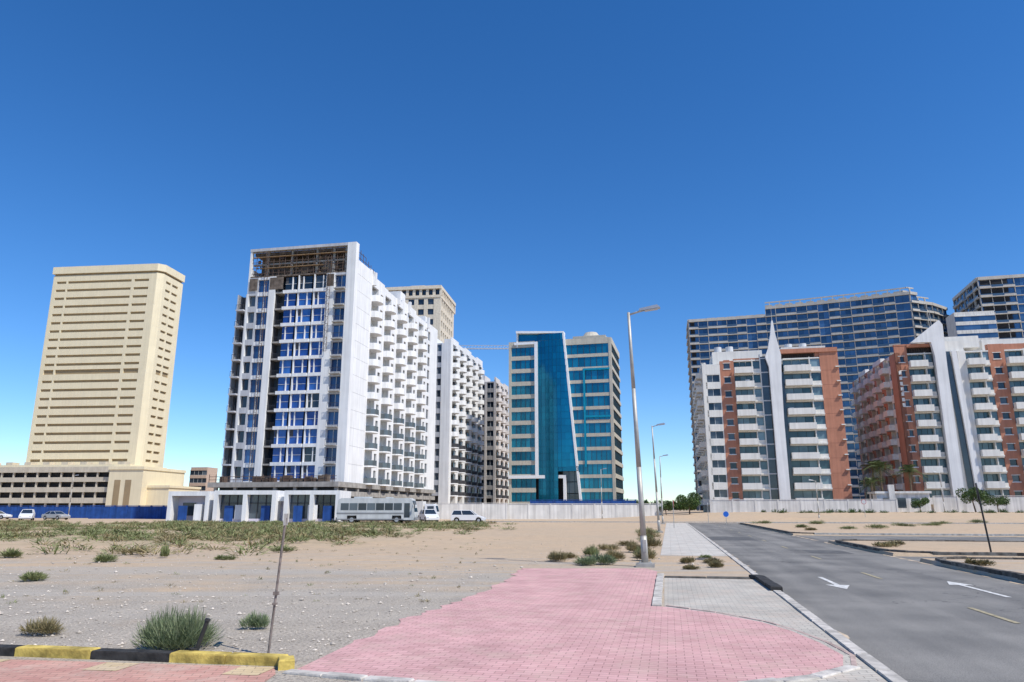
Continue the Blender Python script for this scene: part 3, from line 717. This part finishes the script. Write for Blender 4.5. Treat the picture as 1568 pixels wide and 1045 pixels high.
b.box('light_block_core',.6,W-1,.7,Dp-.6,0,zt); b.box('walls',7,12,5,12,zt+4.2,zt+6)
b.tube('walls',(9,8,zt+6),(9,8,zt+6.6),2.4,1.2,12)
b.finish({'walls':M('sandy_tower_render',(.68,.60,.48),streak=.1),'windows':glass,'light_block_core':dark})

b=Bld('tower_crane',(-23,262,0),4)
for dx in(-.8,.8):
    for dy in(-.8,.8): b.tube('mast',(dx,dy,0),(dx,dy,60),.1,k=5)
for z in np.arange(0,60,2): b.tube('mast',(-.8,-.8,z),(.8,-.8,z+2),.06,k=4)
for (y,z) in((-.5,60),(.5,60),(0,61.3)): b.tube('jib',(-8,y,z),(27,y,z+ .6),.09,k=5)
for x in np.arange(-8,27,1.2):
    b.tube('jib',(x,-.5,60+x*.015),(x+.6,0,61.3+x*.015),.05,k=4); b.tube('jib',(x+.6,0,61.3+x*.015),(x+1.2,-.5,60+x*.015),.05,k=4)
b.box('counterweight',-8.5,-6,-.8,.8,57.5,60); b.finish({'mast':galv,'jib':galv,'counterweight':conc})

# ------------------------------------------------------------- teal glass building
b=Bld('glass_office_building',(-.8,186,0),-14)
W,Dp=27,20; n=12; z0,fh=2.5,3.4; ZT=z0+n*fh
def tealband(b,s0,s1,z0,n,fh,panes):
    for k in range(n):
        z=z0+k*fh
        b.box('cladding',s0,s1,-.12,.4,z,z+.85); b.box('cladding',s0,s1,-.05,.3,z+.87,z+1.1)
        w_=(s1-s0)/panes
        for j in range(panes): b.box('windows',s0+j*w_,s0+(j+1)*w_-.002,.1,.15,z+1.1,z+fh)
        for j in range(1,panes): b.box('frames',s0+j*w_-.04,s0+j*w_+.04,.0,.098,z+1.1,z+fh)
tealband(b,.7,7.0,z0,n,fh,5); b.box('cladding',0,.7,-.2,.6,0,ZT+.1); b.box('cladding',-.0,7.0,-.22,2,ZT,ZT+1.6)
b.box('trim',7.0,7.8,-.6,.3,10.1,ZT+1.3); b.box('trim',0,14.1,-.62,.28,9.3,10.1); b.box('trim',14.1,14.8,-.6,.3,0,10.1)
b.box('trim',1.5,7.0,-.55,.1,ZT+.7,ZT+1.3)
cx=[(7.8+ i*1.02) for i in range(11)]
def bow(x): return -.2-.9*math.sin(math.pi*(x-7.8)/10.7)
def slantx(z): return 18.6-(z)*(4.2/46.5)
NZ=27
for i in range(len(cx)-1):
    for k in range(NZ):
        z=k*46.5/NZ; z1=(k+1)*46.5/NZ
        a,c=cx[i],cx[i+1]; lim=slantx(z)
        if a>=lim: continue
        c2=min(c,lim)
        if z<11.0 and 12.8<a: continue
        q=[(a,bow(a),0),(c2,bow(c2),0),(c2,bow(c2)+.2,0),(a,bow(a)+.2,0)]
        b.hexa('curtain_wall',[(x,y,z+.02) for x,y,_ in q],[(x,y,z1-.02) for x,y,_ in q])
for i in range(0,11): 
    x=cx[i]
    if x<14.5: b.box('mullions',x-.03,x+.03,bow(x)-.03,bow(x)+.05,(11 if x>12.8 else 0),46.5)
b.box('light_block_core',8.0,18.4,1.1,3,0,44)
for k in range(4):
    z=k*2.8; b.box('dark_glass',13.9,18.2,.5,.6,z+.1,z+2.7)
for x in(15.4,16.8): b.box('mullions',x-.04,x+.04,.4,.49,0,11)
b.box('curtain_wall',12.85,18.3,-.9,.5,11.0,12.2)
b.prism('curtain_wall',[(2.4,ZT+1.6),(14.6,ZT+1.6),(14.4,46.4),(2.4,47.1)],.4,1.2)
b.prism('trim',[(2.1,47.1),(14.9,46.4),(14.9,46.9),(2.1,47.7)],-.9,1.4)
b.prism('trim',[(2.1,43.4),(2.5,43.4),(2.5,47.1),(2.1,47.1)],-.3,1.3)
b.prism('trim',[(14.5,46.4),(15.0,46.4),(19.0,0),(18.45,0)],-.9,.2)
for k in range(n):
    z=z0+k*fh; s0=slantx(z+fh/2)+.25
    b.box('cladding',s0,26.3,-.1,.4,z,z+.85)
    m=7; w_=(26.3-s0)/m
    for j in range(m):
        b.box('windows',s0+j*w_,s0+(j+1)*w_-.002,.1,.15,z+.85,z+fh)
        if j: b.box('frames',s0+j*w_-.04,s0+j*w_+.04,.02,.098,z+.85,z+fh)
b.box('cladding',26.3,27,-.2,.6,0,ZT+1.5); b.box('cladding',14.9,26.3,-.15,.5,ZT,ZT+1.6)
b.box('teal_trim',19.6,26.4,-.35,-.101,36.4,36.9); b.box('teal_trim',19.6,20.1,-.35,-.101,12,36.4); 
b.box('teal_trim',20.1,26.4,-.35,-.101,24.3,24.8)
b.set(27,0.61,90); tealband(b,0,Dp,z0,n,fh,12); b.box('cladding',0,Dp,-.1,.4,ZT,ZT+1.6)
b.set(0,Dp,-90); tealband(b,0,Dp-.62,z0,n,fh,12); b.box('cladding',0,Dp-.62,-.1,.4,ZT,ZT+1.5)
b.set(); b.box('light_block_core',.6,7.9,1,Dp-1,0,ZT-.1); b.box('light_block_core',8,26,3.1,Dp-1,0,ZT-.1); b.box('cladding',.5,26.4,1.4,Dp-.2,ZT-.05,ZT+.2)
b.box('cladding',16.5,25.2,4,11,ZT+.3,ZT+3.2); b.tube('cladding',(21,7,ZT+3.2),(21,7,ZT+4.6),2.6,1.6,16); b.box('curtain_wall',17,20,3.9,3.99,ZT+1,ZT+2.6)
b.box('cladding',-.1,W+.1,-.15,-.0,0,.6)
b.finish({'cladding':stone,'windows':teald,'frames':framed,'trim':M('white_trim',(.78,.79,.80),.5,.04),'curtain_wall':teal,'mullions':M('teal_mullion',(.0,.06,.10),.4),'dark_glass':glass,'light_block_core':dark,'teal_trim':M('teal_panel',(.0,.24,.38),.4)})

# ------------------------------------------------------------- curved high-rise
def ribbon(name,poly,NFL,fh,topsteps,wallmat,bay=4.2,z0=0,crown=True):
    b=Bld(name); si=0
    for (a,c) in zip(poly[:-1],poly[1:]):
        dx,dy=c[0]-a[0],c[1]-a[1]; L_=math.hypot(dx,dy); b.set(a[0],a[1],math.degrees(math.atan2(dy,dx)))
        m=max(1,round(L_/bay)); w_=L_/m
        for j in range(m):
            s0,s1=j*w_,(j+1)*w_; typ=(0,3,0,2,0,3,1)[si%7]; si+=1
            nf=topsteps(a[0]+dx*j/m)
            for k in range(nf):
                z=z0+k*fh
                pr=.8 if typ!=2 else .2
                b.box('slabs',s0,s1,-pr,.3,z-.16,z+.22)
                if typ in(0,1): b.box('balustrade',s0,s1,-pr,-pr+.1,z+.22,z+.75); b.box('glass_rail',s0,s1,-pr+.02,-pr+.06,z+.75,z+1.15)
                elif typ==3: b.box('glass_rail',s0,s1,-pr,-pr+.06,z+.22,z+1.15)
                b.box('windows',s0+.1,s0+w_/2-.03,.1,.15,z+.22,z+fh-.16); b.box('windows',s0+w_/2+.03,s1-.1,.1,.15,z+.22,z+fh-.16)
            b.box('walls',s0-.1,s0+.1,-.3 if typ!=1 else -.85,.6,0,z0+nf*fh)
            b.box('walls',s0,s1,-.5,.6,z0+nf*fh-.15,z0+nf*fh+1.1)
            b.box('light_block_core',s0,s1,.6,10,0,z0+nf*fh-.3); b.box('walls',s0,s1,.62,9.5,z0+nf*fh-.29,z0+nf*fh)
            if crown and 112<a[0]<170:
                b.box('walls',s0,s1,1.0,1.4,z0+nf*fh+3.0,z0+nf*fh+3.5); b.box('walls',s0+w_*.4,s0+w_*.4+.4,1,1.4,z0+nf*fh,z0+nf*fh+3)
                b.box('walls',s0,s0+w_*.7,3,8,z0+nf*fh+.1,z0+nf*fh+2.6)
            elif crown and rng.random()<.6: b.box('walls',s0,s0+w_*.8,2,7,z0+nf*fh+.1,z0+nf*fh+1.9)
    b.finish({'slabs':wallmat,'balustrade':wallmat,'walls':wallmat,'windows':glasss,'light_block_core':dark,'glass_rail':M('blue_glass_rail',(.05,.09,.15),.15,.1,.3,spec=.7)})
ribbon('curved_highrise',[(84.5,336),(80.8,318),(97,314),(113,309),(129,303),(145,296),(160,288.5),(165,286),(176,290),(187,298)],25,3.55,lambda x:24 if x<111 else (25 if x<168 else 24),hrw)
ribbon('highrise_tower',[(192,300),(184,271),(200,267),(225,262)],25,3.6,lambda x:25,hrw,crown=False)
b=Bld('low_block',(171,268,0),-12)
for k in range(21):
    wincol(b,0,14,3+k*3.4,3.4,1,'walls','windows',1.1,.3,5,.2,.5,fr=None)
b.box('walls',0,14,.5,9,0,76); b.finish({'walls':wallm,'windows':glasss})

# ------------------------------------------------------------- terracotta & white residential blocks
FHR=3.03; NR=10; ZR=2.8; TOP=ZR+NR*FHR
MATR={'walls':white2,'terracotta':terra,'windows':glass,'balcony_glass':glassg,'frames':frame,'light_block_core':dark,'dark_panel':M('dark_louvre',(.07,.055,.05),.7),'fin':white,'slabs':white2,'spire':galv,'strip':glass,'ac_units':frame}
def terracol(b,s0,s1,top,n=NR):
    w_=s1-s0; a=s0+w_*.28; c=s1-w_*.28
    b.box('terracotta',s0,a,0,.5,0,top); b.box('terracotta',c,s1,0,.5,0,top)
    wincol(b,a,c,ZR,FHR,n,'terracotta','windows',1.1,.7,1,.28,.45)
    b.box('terracotta',a,c,.002,.45,0,ZR); b.box('terracotta',a,c,.002,.45,ZR+n*FHR,top)
    for k in range(n):
        z=ZR+k*FHR; b.box('walls',a-.15,c+.15,-.08,.0,z+.93,z+1.1); b.box('walls',a-.15,c+.15,-.06,.0,z+FHR-.72,z+FHR-.6)
def wbal(b,s0,s1,n=NR,proj=1.5):
    w_=s1-s0
    for k in range(n):
        z=ZR+k*FHR
        b.box('slabs',s0,s1,-.3,1.0,z-.14,z+.14)
        b.box('slabs',s0+w_*.0,s0+w_*.72,-proj,-.3,z-.14,z+.12)
        b.box('walls',s0,s0+w_*.72,-proj,-proj+.14,z+.12,z+1.15)
        b.box('walls',s0,s0+.14,-proj+.14,-.3,z+.12,z+1.15); b.box('walls',s0+w_*.72-.14,s0+w_*.72,-proj+.14,-.3,z+.12,z+1.15)
        b.box('walls',s0+w_*.72,s1,.002,.3,z+.14,z+.9)
        pn=3; ww=(w_*.72)/pn
        for j in range(pn): b.box('balcony_glass',s0+j*ww+.04,s0+(j+1)*ww-.04,.8,.85,z+.14,z+FHR-.4)
        b.box('balcony_glass',s0+w_*.72,s1,.2,.25,z+.9,z+FHR-.5)
        b.box('walls',s0,s1,.001,1.0,z+FHR-.4,z+FHR-.14)
        if rng.random()<.35: 
            x=s0+rng.uniform(.3,w_*.5); b.box('ac_units',x,x+.8,-.9,-.5,z+.13,z+.95+rng.uniform(0,.6))
    b.box('walls',s0,s1,.0,1,0,ZR-.14); b.box('walls',s0+w_*.72-.1,s0+w_*.72+.1,.003,1.0,ZR,TOP-.01)
def leftside(b,Dp,top,colour):
    b.set(0,Dp,-90)
    s=0;i=0
    while s<Dp-6.6:
        b.box(colour,s,s+1.6,0,1.0,0,top)
        balcol(b,s+1.75,s+4.85,ZR,FHR,NR,'slabs','windows',1.2,.9,1.05)
        wincol(b,s+5,s+6.4,ZR,FHR,NR,colour if i%2 else 'walls','windows',1.1,.6,1,.25,.5)
        b.box('walls',s,s+6.4,.01,.9,TOP,top+(.9 if i%2 else 0)+.01); s+=6.4;i+=1
    b.box(colour,s,Dp,0,.9,0,top); b.set()
# A
b=Bld('residential_block',(41.2,153,0),-12)
leftside(b,34,32.5,'walls')
b.box('walls',0.003,.6,-.02,.6,0,32.1); 
wincol(b,.6,3.5,ZR,FHR,NR-1,'walls','windows',1.35,.1,2,.3,.6); b.box('walls',.6,3.5,0.002,.5,0,ZR); b.box('walls',0,3.7,-.01,.6,ZR+(NR-1)*FHR+.02,32.1)
b.box('walls',3.5,3.7,.0,.6,0,32)
terracol(b,3.7,6.6,32.9)
wbal(b,6.6,11.9)
b.box('terracotta',6.6,11.9,.01,.9,TOP-.13,TOP+.2)
b.box('strip',12.1,13.6,-.2,.5,0,33.5); b.box('walls',11.9,12.1,-.3,.7,0,34); 
for k in range(NR+1): b.box('frames',12.1,13.6,-.26,-.201,ZR+k*FHR-.12,ZR+k*FHR+.12)
b.prism('fin',[(13.6,0),(15.7,0),(15.7,20),(15.9,28),(16.2,33.4),(15.9,35.2),(15.4,38.0),(15.1,41.0),(14.85,41.0),(14.4,38),(13.7,35.0),(13.0,33.2),(13.6,31.0)],-1.5,-.6)
b.prism('fin',[(13.65,0),(15.65,0),(15.6,33),(15,36),(13.7,32)],-.6,1)
b.tube('spire',(15,-1,41),(15,-1,43.8),.08,.03)
b.box('strip',15.75,16.6,-.15,.5,0,30)
wbal(b,16.7,24.0)
b.box('dark_panel',16.4,23.2,.9,1.1,TOP,34.0); b.box('terracotta',16.3,27.6,-.3,1.2,34.0,34.9)
for x in np.arange(16.6,23,.45): b.box('dark_panel',x,x+.12,.6,.9,TOP,34)
b.box('terracotta',24.0,27.6,-.05,.8,0,34); b.box('terracotta',23.2,24,.2,.8,TOP,34)
for k in range(NR): 
    z=ZR+k*FHR; b.box('walls',26.9,27.7,-.45,-.06,z+.6,z+.8)
    b.box('terra_joint',24.02,27.58,-.055,-.04,z+.0,z+.05)
b.box('walls',2.5,13,3,14,TOP-1.4,35.6); b.box('walls',17,26,3,12,TOP,36)
for x in(4,6.5,19,22): b.tube('ac_units',(x,6,35.6),(x,6,37.2),.8,k=14)
b.box('light_block_core',1,26.8,1.2,33,0,TOP-1.2); b.box('terracotta',27.0,27.6,.8,20,0,34)
b.box('slabs',.6,27,1.01,33,TOP-1.19,TOP-.6)
MATR['terra_joint']=M('terracotta_joint',(.22,.09,.06)); b.finish(MATR)
# B
b=Bld('residential_block',(79,145,0),-12)
leftside(b,36,33.2,'terracotta')
terracol(b,0,2.3,34.6); b.box('terracotta',-.05,2.35,-.06,.8,34.6,34.9)
wbal(b,2.3,6.9)
b.box('dark_panel',2.3,8.4,.9,1.1,TOP,34.2); b.box('terracotta',2.36,9.0,-.2,1.2,34.2,34.85)
for x in np.arange(2.5,8.4,.45): b.box('dark_panel',x,x+.12,.6,.9,TOP,34.2)
b.prism('fin',[(6.9,0),(8.9,0),(9.0,30),(9.2,38.4),(8.6,39.4),(8.3,39.2),(2.8,34.9),(6.6,34.86),(7.0,32)],-1.4,-.5)
b.prism('fin',[(6.95,0),(8.85,0),(8.95,34),(7.2,34)],-.5,1)
b.tube('spire',(7.2,-1,38),(7.2,-1,42.2),.09,.03)
b.prism('strip',[(9.3,33),(10.2,33),(11.4,0),(10.2,0)],-.3,.5)
b.box('walls',8.9,12.9,.0,.9,0,35.2); b.box('walls',11.5,12.9,-.5,0,0,33)
b.prism('fin',[(11.4,0),(12.6,0),(11.2,33),(10.3,33)],-.9,-.3)
wbal(b,13.0,17.3)
b.box('walls',9.2,16.5,1.5,9,34,36.4)
terracol(b,17.3,20.2,34.2); wbal(b,20.2,25.0); terracol(b,25,28,34.4); wbal(b,28,33); b.box('terracotta',33,36,-.1,.8,0,34.8)
b.box('terracotta',17.3,25,.9,1.2,TOP,34.3); b.box('walls',18,30,4,14,TOP,36)
for i,z in enumerate(np.arange(22,29,1.1)): b.box('walls',.3,.8,-.12,-.01,z,z+.7)
b.box('light_block_core',1,35.5,1.2,35,0,TOP-.6); b.box('slabs',.6,35.9,1.01,35.5,TOP-.59,TOP-.2)
b.finish(MATR)

# ------------------------------------------------------------- boundary walls
def bwall(name,a,c,z0,h,seg=4,mat=wallm,t=.2):
    a=Vector(a);c=Vector(c); d=c-a; L_=d.length; b=Bld(name,(a.x,a.y,0),math.degrees(math.atan2(d.y,d.x)))
    m=round(L_/seg); w_=L_/m
    for j in range(m):
        b.box('panels',j*w_+.15,(j+1)*w_-.15,0,t,z0,z0+h*.97); 
    for j in range(m+1): b.box('posts',j*w_-.15,j*w_+.15,-.05,t+.05,z0,z0+h)
    b.box('coping',-.1,L_+.1,-.08,t+.08,z0+h,z0+h+.08)
    b.finish({'panels':mat,'posts':mat,'coping':mat})
bwall('boundary_wall',(-18,133),(-1,133),-.2,3.0)
bwall('boundary_wall',(-1,134),(27,134),-.1,2.8)
bwall('boundary_wall',(38,141),(70,134),.9,2.6)
bwall('boundary_wall',(78,136),(125,126),.9,3.2)
b=Bld('gate_house',(68,137,0),-12)
b.box('walls',0,9,0,5,.8,4.6); b.box('walls',-.3,9.3,-.3,5.2,4.6,5.0)
for x in(1,3.4,5.8): b.box('windows',x,x+1.5,-.03,.1,2,3.8)
b.box('walls',2,3,-.6,-.05,1,6.2); b.finish({'walls':wallm,'windows':glass})
bwall('blue_hoarding',(-125,152),(-84,150),-.2,2.6,2.4,bluep,.06)
bwall('blue_hoarding',(-80,140),(-56,138),-.2,2.6,2.4,bluep,.06)
bwall('blue_hoarding',(4,158),(26,155),.2,3.5,2.4,bluep,.06)
bwall('blue_hoarding',(92,118),(110,112),.3,3.4,2.4,M('navy_panel',(.02,.04,.12)),.06)

# ------------------------------------------------------------- low showroom pavilion
b=Bld('showroom_pavilion',(-46.3,99,0),-2)
def portal(x0,x1,zt,bays,y0=0):
    t=.55; b.box('walls',x0,x1,y0,y0+6,zt-t,zt)
    w_=(x1-x0-t)/bays
    for j in range(bays+1): b.box('walls',x0+j*w_,x0+j*w_+t,y0+.003,y0+5.9,0,zt-t)
    for j in range(bays):
        a,c=x0+j*w_+t,x0+(j+1)*w_
        b.box('glazing',a,c-.002,y0+1.1,y0+1.15,0.5,zt-t); b.box('low_wall',a,c,y0+1.0,y0+1.2,0,.5)
        m=3
        for i in range(1,m): b.box('frames',a+(c-a)*i/m-.05,a+(c-a)*i/m+.05,y0+1.0,y0+1.098,0.5,zt-t)
        b.box('frames',a,c,y0+1.0,y0+1.097,2.5,2.6)
b.box('purple_walls',0,5.4,2,7,0,4.0); b.box('walls',0,5.6,0,2,3.5,4.1); b.box('walls',0,.5,0.003,2,0,3.5); b.box('walls',5.1,5.6,0.003,2,0,3.5); b.box('glazing',1.2,3.0,1.9,1.99,.9,2.6)
b.box('walls',3.6,4.6,.2,1.9,0,2.4)
portal(6.4,14.8,4.2,2,-.3); portal(15.8,23.3,4.2,2,0)
b.box('purple_walls',5.6,23.3,2,7,0,3.2); b.box('walls',14.8,15.8,.6,6,2.8,3.4)
for x in(1.3,7.6,12.6,17,21): b.box('blue_panels',x,x+1.2,.5,.6,0.1,2.2)
for x,wd in((9.0,1.6),(18.9,1.3)): b.box('walls',x,x+wd,.6,.7,.4,2.3)
b.finish({'walls':white,'glazing':glass,'frames':framed,'low_wall':purp,'purple_walls':purp,'blue_panels':bluep})

# ------------------------------------------------------------- vehicles
def wheel(b,x,y,r,wd=.22):
    b.tube('tyres',(x,y,r),(x,y+wd,r),r,k=20); b.tube('rims',(x,y-.02,r),(x,y+wd+.02,r),r*.55,k=14)
def bus(loc,rot):
    b=Bld('bus',loc,rot); L_,Wd=9.8,2.5
    pts=[(.1,.45),(1.3,.45),(1.35,1.0),(2.55,1.0),(2.6,.45),(7.0,.45),(7.05,1.0),(8.2,1.0),(8.25,.45),(9.75,.45),(9.85,1.2),(9.7,2.2),(9.45,2.95),(9.1,3.12),(.5,3.12),(.15,2.9),(0,1.6)]
    b.prism('body',pts,0,Wd)
    x=.5
    for j in range(7):
        b.box('windows',x,x+1.02,-.015,.0-.001,1.65,2.5); b.box('windows',x,x+1.02,Wd+.001,Wd+.015,1.65,2.5); x+=1.12
    b.box('windows',8.55,9.25,-.016,-.001,.75,2.5)
    b.hexa('windows',[(9.80,.15,1.45),(9.84,.15,1.45),(9.84,Wd-.15,1.45),(9.80,Wd-.15,1.45)],[(9.46,.2,2.8),(9.56,.2,2.8),(9.56,Wd-.2,2.8),(9.46,Wd-.2,2.8)])
    b.box('stripe',.02,8.5,-.012,-.001,1.15,1.35); b.box('stripe',.1,8.5,-.013,-.001,.48,.6)
    b.box('bumper',9.7,9.98,.05,Wd-.05,.4,.75); b.box('bumper',-.1,.12,.05,Wd-.05,.45,.75)
    b.box('roof_unit',2,4,.5,2,3.12,3.3); b.box('roof_unit',6,6.8,.8,1.7,3.12,3.25)
    for y in(.3,Wd-.6): b.box('lamps',9.84,9.93,y,y+.3,.85,1.05)
    b.tube('mirror',(9.7,-.05,2.4),(9.95,-.35,2.3),.03); b.box('mirror',9.85,9.95,-.5,-.3,1.9,2.3)
    for x in (1.95,7.62):
        wheel(b,x,.02,.48); wheel(b,x,Wd-.25,.48)
    b.box('chassis',.5,9.3,.3,Wd-.3,.35,1.0)
    b.finish({'body':busp,'windows':glass,'stripe':busd,'bumper':busd,'roof_unit':busp,'lamps':frame,'mirror':blackp,'tyres':rubber,'rims':alum,'chassis':blackp})
bus((-22.0,92.6,-.02),-3)
def car(loc,rot,paint,name='parked_car',suv=False,L_=4.6,h=1.45):
    b=Bld(name,loc,rot); Wd=1.82; H=h if not suv else 1.75
    r=.33 if not suv else .37
    wb=[.85,L_-.85]
    def arch(c): return [(c+(r+.05)*math.cos(t),r+(r+.05)*math.sin(t)) for t in np.linspace(math.pi,0,7)]
    belt=.95 if not suv else 1.1
    pts=[(.05,.3)]+arch(wb[0])+arch(wb[1])+[(L_-.05,.32),(L_,.6),(L_-.25,.78),(L_-1.25,belt),(.15,belt),(0,.8)]
    b.prism('body',pts,0,Wd)
    x0,x1=(.1 if suv else .55),L_-1.3
    bt=[(x0,.06,belt),(x1,.06,belt),(x1,Wd-.06,belt),(x0,Wd-.06,belt)]
    tp=[(x0+(.25 if suv else .75),.25,H-.06),(x1-.75,.25,H-.06),(x1-.75,Wd-.25,H-.06),(x0+(.25 if suv else .75),Wd-.25,H-.06)]
    b.hexa('windows',bt,tp)
    b.hexa('roof',[(v[0],v[1]-.0,v[2]+.001) for v in tp],[(v[0]+(.08 if i in(0,3) else -.08),v[1]+(.08 if i<2 else -.08),H) for i,v in enumerate(tp)])
    for f in(.0,.45,1.0):
        for i,j in((0,1),(3,2)):
            A=Vector(bt[i]).lerp(Vector(bt[j]),f); C=Vector(tp[i]).lerp(Vector(tp[j]),f); b.tube('pillars',A,C,.045,k=6)
    for y in(.08,Wd-.4): b.box('lamps',L_-.16,L_+.0,y,y+.32,.62,.74); b.box('tail_lamps',-.01,.06,y,y+.32,.7,.85)
    for x in wb:
        wheel(b,x,.0,r,.2); wheel(b,x,Wd-.2,r,.2)
    b.box('chassis',.4,L_-.4,.22,Wd-.22,.2,.6)
    b.finish({'body':paint,'windows':glass,'roof':paint,'pillars':paint,'lamps':frame,'tail_lamps':red,'tyres':rubber,'rims':alum,'chassis':blackp},bevel=.03)
car((-8.6,103.5,-.13),-6,carw,suv=True,L_=4.8)
car((-80.2,121,0),-62,carw,suv=True); car((-80.2,126,0),-20,M('car_silver',(.45,.46,.48),.3,.03,metal=.4)); car((-97,135,0),0,carw)
def truck(loc,rot):
    b=Bld('box_truck',loc,rot)
    b.prism('cab',[(4.2,.5),(6.0,.5),(6.1,1.2),(5.8,2.3),(5.5,2.5),(4.2,2.5)],0,2.1)
    b.hexa('windows',[(6.04,.15,1.4),(6.08,.15,1.4),(6.08,1.95,1.4),(6.04,1.95,1.4)],[(5.80,.2,2.25),(5.87,.2,2.25),(5.87,1.9,2.25),(5.80,1.9,2.25)])
    b.box('windows',4.6,5.6,-.012,-.001,1.4,2.2)
    b.box('box',0,4.0,-.1,2.2,.9,2.9); b.box('chassis',.1,6,.4,1.7,.5,.9)
    for x in(1.0,5.1): wheel(b,x,0,.42); wheel(b,x,1.88,.42)
    b.finish({'cab':carw,'windows':glass,'box':wallm,'chassis':blackp,'tyres':rubber,'rims':alum},bevel=.03)
truck((-17.2,110,0),-4); 
car((-13.0,103,0),-70,carw,suv=True)

# ------------------------------------------------------------- street furniture
def lamp(p,q,H=8.05,arm=.95,rot=0,base=True,loc=None,lean=0):
    x,y=R(p,q) if loc is None else loc
    b=Bld('street_lamp',(x,y,0),-12+rot)
    if base:
        b.box('footing',-.28,.28,-.28,.28,-.1,.10); b.box('base_plate',-.2,.2,-.2,.2,.10,.13)
        for dx in(-.15,.15):
            for dy in(-.15,.15): b.tube('bolts',(dx,dy,.13),(dx,dy,.18),.018,k=6)
    zs=[.1,.9,.92,3,5.5,H]; rs=[.105,.10,.088,.078,.062,.045]
    for i in range(5): b.tube('pole',(lean*zs[i]/H,0,zs[i]),(lean*zs[i+1]/H,0,zs[i+1]),rs[i],rs[i+1],16)
    b.box('door',-.05,.05,-.112,-.09,.45,.8)
    b.tube('arm',(lean,0,H-.08),(lean+arm*.55,0,H+.06),.032,k=10)
    xa=lean+arm*.35
    V0=[(xa,-.09,H+.02),(xa+.7,-.13,H+.10),(xa+.7,.13,H+.10),(xa,.09,H+.02)]
    V1=[(xa+.03,-.06,H+.11),(xa+.6,-.08,H+.21),(xa+.6,.08,H+.21),(xa+.03,.06,H+.11)]
    b.hexa('lamp_head',V0,V1)
    b.hexa('lens',[(xa+.2,-.08,H+.012),(xa+.62,-.09,H+.06),(xa+.62,.09,H+.06),(xa+.2,.08,H+.012)],[(xa+.2,-.08,H+.04),(xa+.62,-.09,H+.09),(xa+.62,.09,H+.09),(xa+.2,.08,H+.04)])
    b.finish({'footing':conc,'base_plate':galv,'bolts':galv,'pole':galv,'door':galv,'arm':galv,'lamp_head':alum,'lens':frame},smooth=('pole','arm'))
lamp(-.78,23.25,lean=-.22); lamp(-.78,57,lean=-.2); lamp(-.78,90.5)
lamp(0,0,H=8.6,loc=(15.6,128)); lamp(0,0,H=6,loc=(46.5,112),rot=180); lamp(0,0,H=8,loc=(-84,140)); lamp(0,0,H=8,loc=(75,128),rot=180)
def signpost(name,loc,h,lean,lx,kind='plate',rust=steelr,r=.022,rot=80):
    b=Bld(name,(loc[0],loc[1],0),0)
    n=8
    for i in range(n):
        t0,t1=i/n,(i+1)/n; b.tube('post',(lx*t0,lean*t0,h*t0-.05*(i==0)),(lx*t1,lean*t1,h*t1),r,k=10)
    mats={'post':rust}
    a=math.radians(rot); c,s_=math.cos(a),math.sin(a)
    if kind=='plate':
        q=[(lx-c*.16,lean-s_*.16),(lx+c*.16,lean+s_*.16)]; nr=(-s_*.006,c*.006)
        def ring(z): return [(q[0][0]-nr[0],q[0][1]-nr[1],z),(q[1][0]-nr[0],q[1][1]-nr[1],z),(q[1][0]+nr[0],q[1][1]+nr[1],z),(q[0][0]+nr[0],q[0][1]+nr[1],z)]
        b.hexa('plate',ring(h-.09),ring(h+.05))
        b.box('clamp',lx*.45-.03,lx*.45+.03,-.02,.04,h*.43,h*.455); b.box('clamp',lx*.38-.025,lx*.38+.025,-.02,.035,h*.36,h*.375)
        mats.update({'plate':galv,'clamp':rust})
    else:
        R_=.36; zc=h-R_; face=(s_,-c)
        b.tube('plate',(lx,lean,zc),(lx+face[0]*.03,lean+face[1]*.03,zc),R_,k=28); b.tube('face',(lx+face[0]*.0305,lean+face[1]*.0305,zc),(lx+face[0]*.034,lean+face[1]*.034,zc),R_*.86,k=28)
        b.tube('back',(lx-face[0]*.01,lean-face[1]*.01,zc),(lx-face[0]*.001,lean-face[1]*.001,zc),R_,k=28)
        if kind=='blue': mats.update({'plate':frame,'face':signb,'back':galv})
        elif kind=='red': mats.update({'plate':red,'face':frame,'back':galv})
        else: mats.update({'plate':blackp,'face':blackp,'back':blackp})
    b.finish(mats)
signpost('sign_post',(-2.91,9.2),1.60,.03,.09,rust=rustg,r=.015,rot=99)
signpost('traffic_sign',(19.1,29.8),2.75,0,-.22,kind='black',rust=blackp,r=.035,rot=60)
signpost('traffic_sign',(24.6,85),1.55,0,0,kind='blue',rust=galv,r=.03,rot=0)
signpost('traffic_sign',(53.5,112),3.2,0,0,kind='red',rust=galv,r=.035,rot=-10)
signpost('traffic_sign',(15.3,70),2.6,0,0,kind='red',rust=galv,r=.035,rot=84)
signpost('traffic_sign',(26,98),2.6,0,0,kind='blue',rust=galv,r=.035,rot=80)
b=Bld('bollard',(-3.68,8.99,0),0)
b.tube('post',(-.05,0,-.05),(.08,.03,.42),.026,.024); b.tube('cap',(.08,.03,.42),(.088,.031,.445),.034,.03); b.tube('base',(-.04,0,0),(-.04,0,.125),.055,.05)
b.finish({'post':blackp,'cap':blackp,'base':kerbb})
b=Bld('manhole_cover',R(1.2,27)+(0,),-12)
b.tube('ring',(0,0,0),(0,0,.04),.38,k=28); b.tube('lid',(0,0,.04),(0,0,.05),.32,k=28); b.finish({'ring':conc,'lid':kerbd})
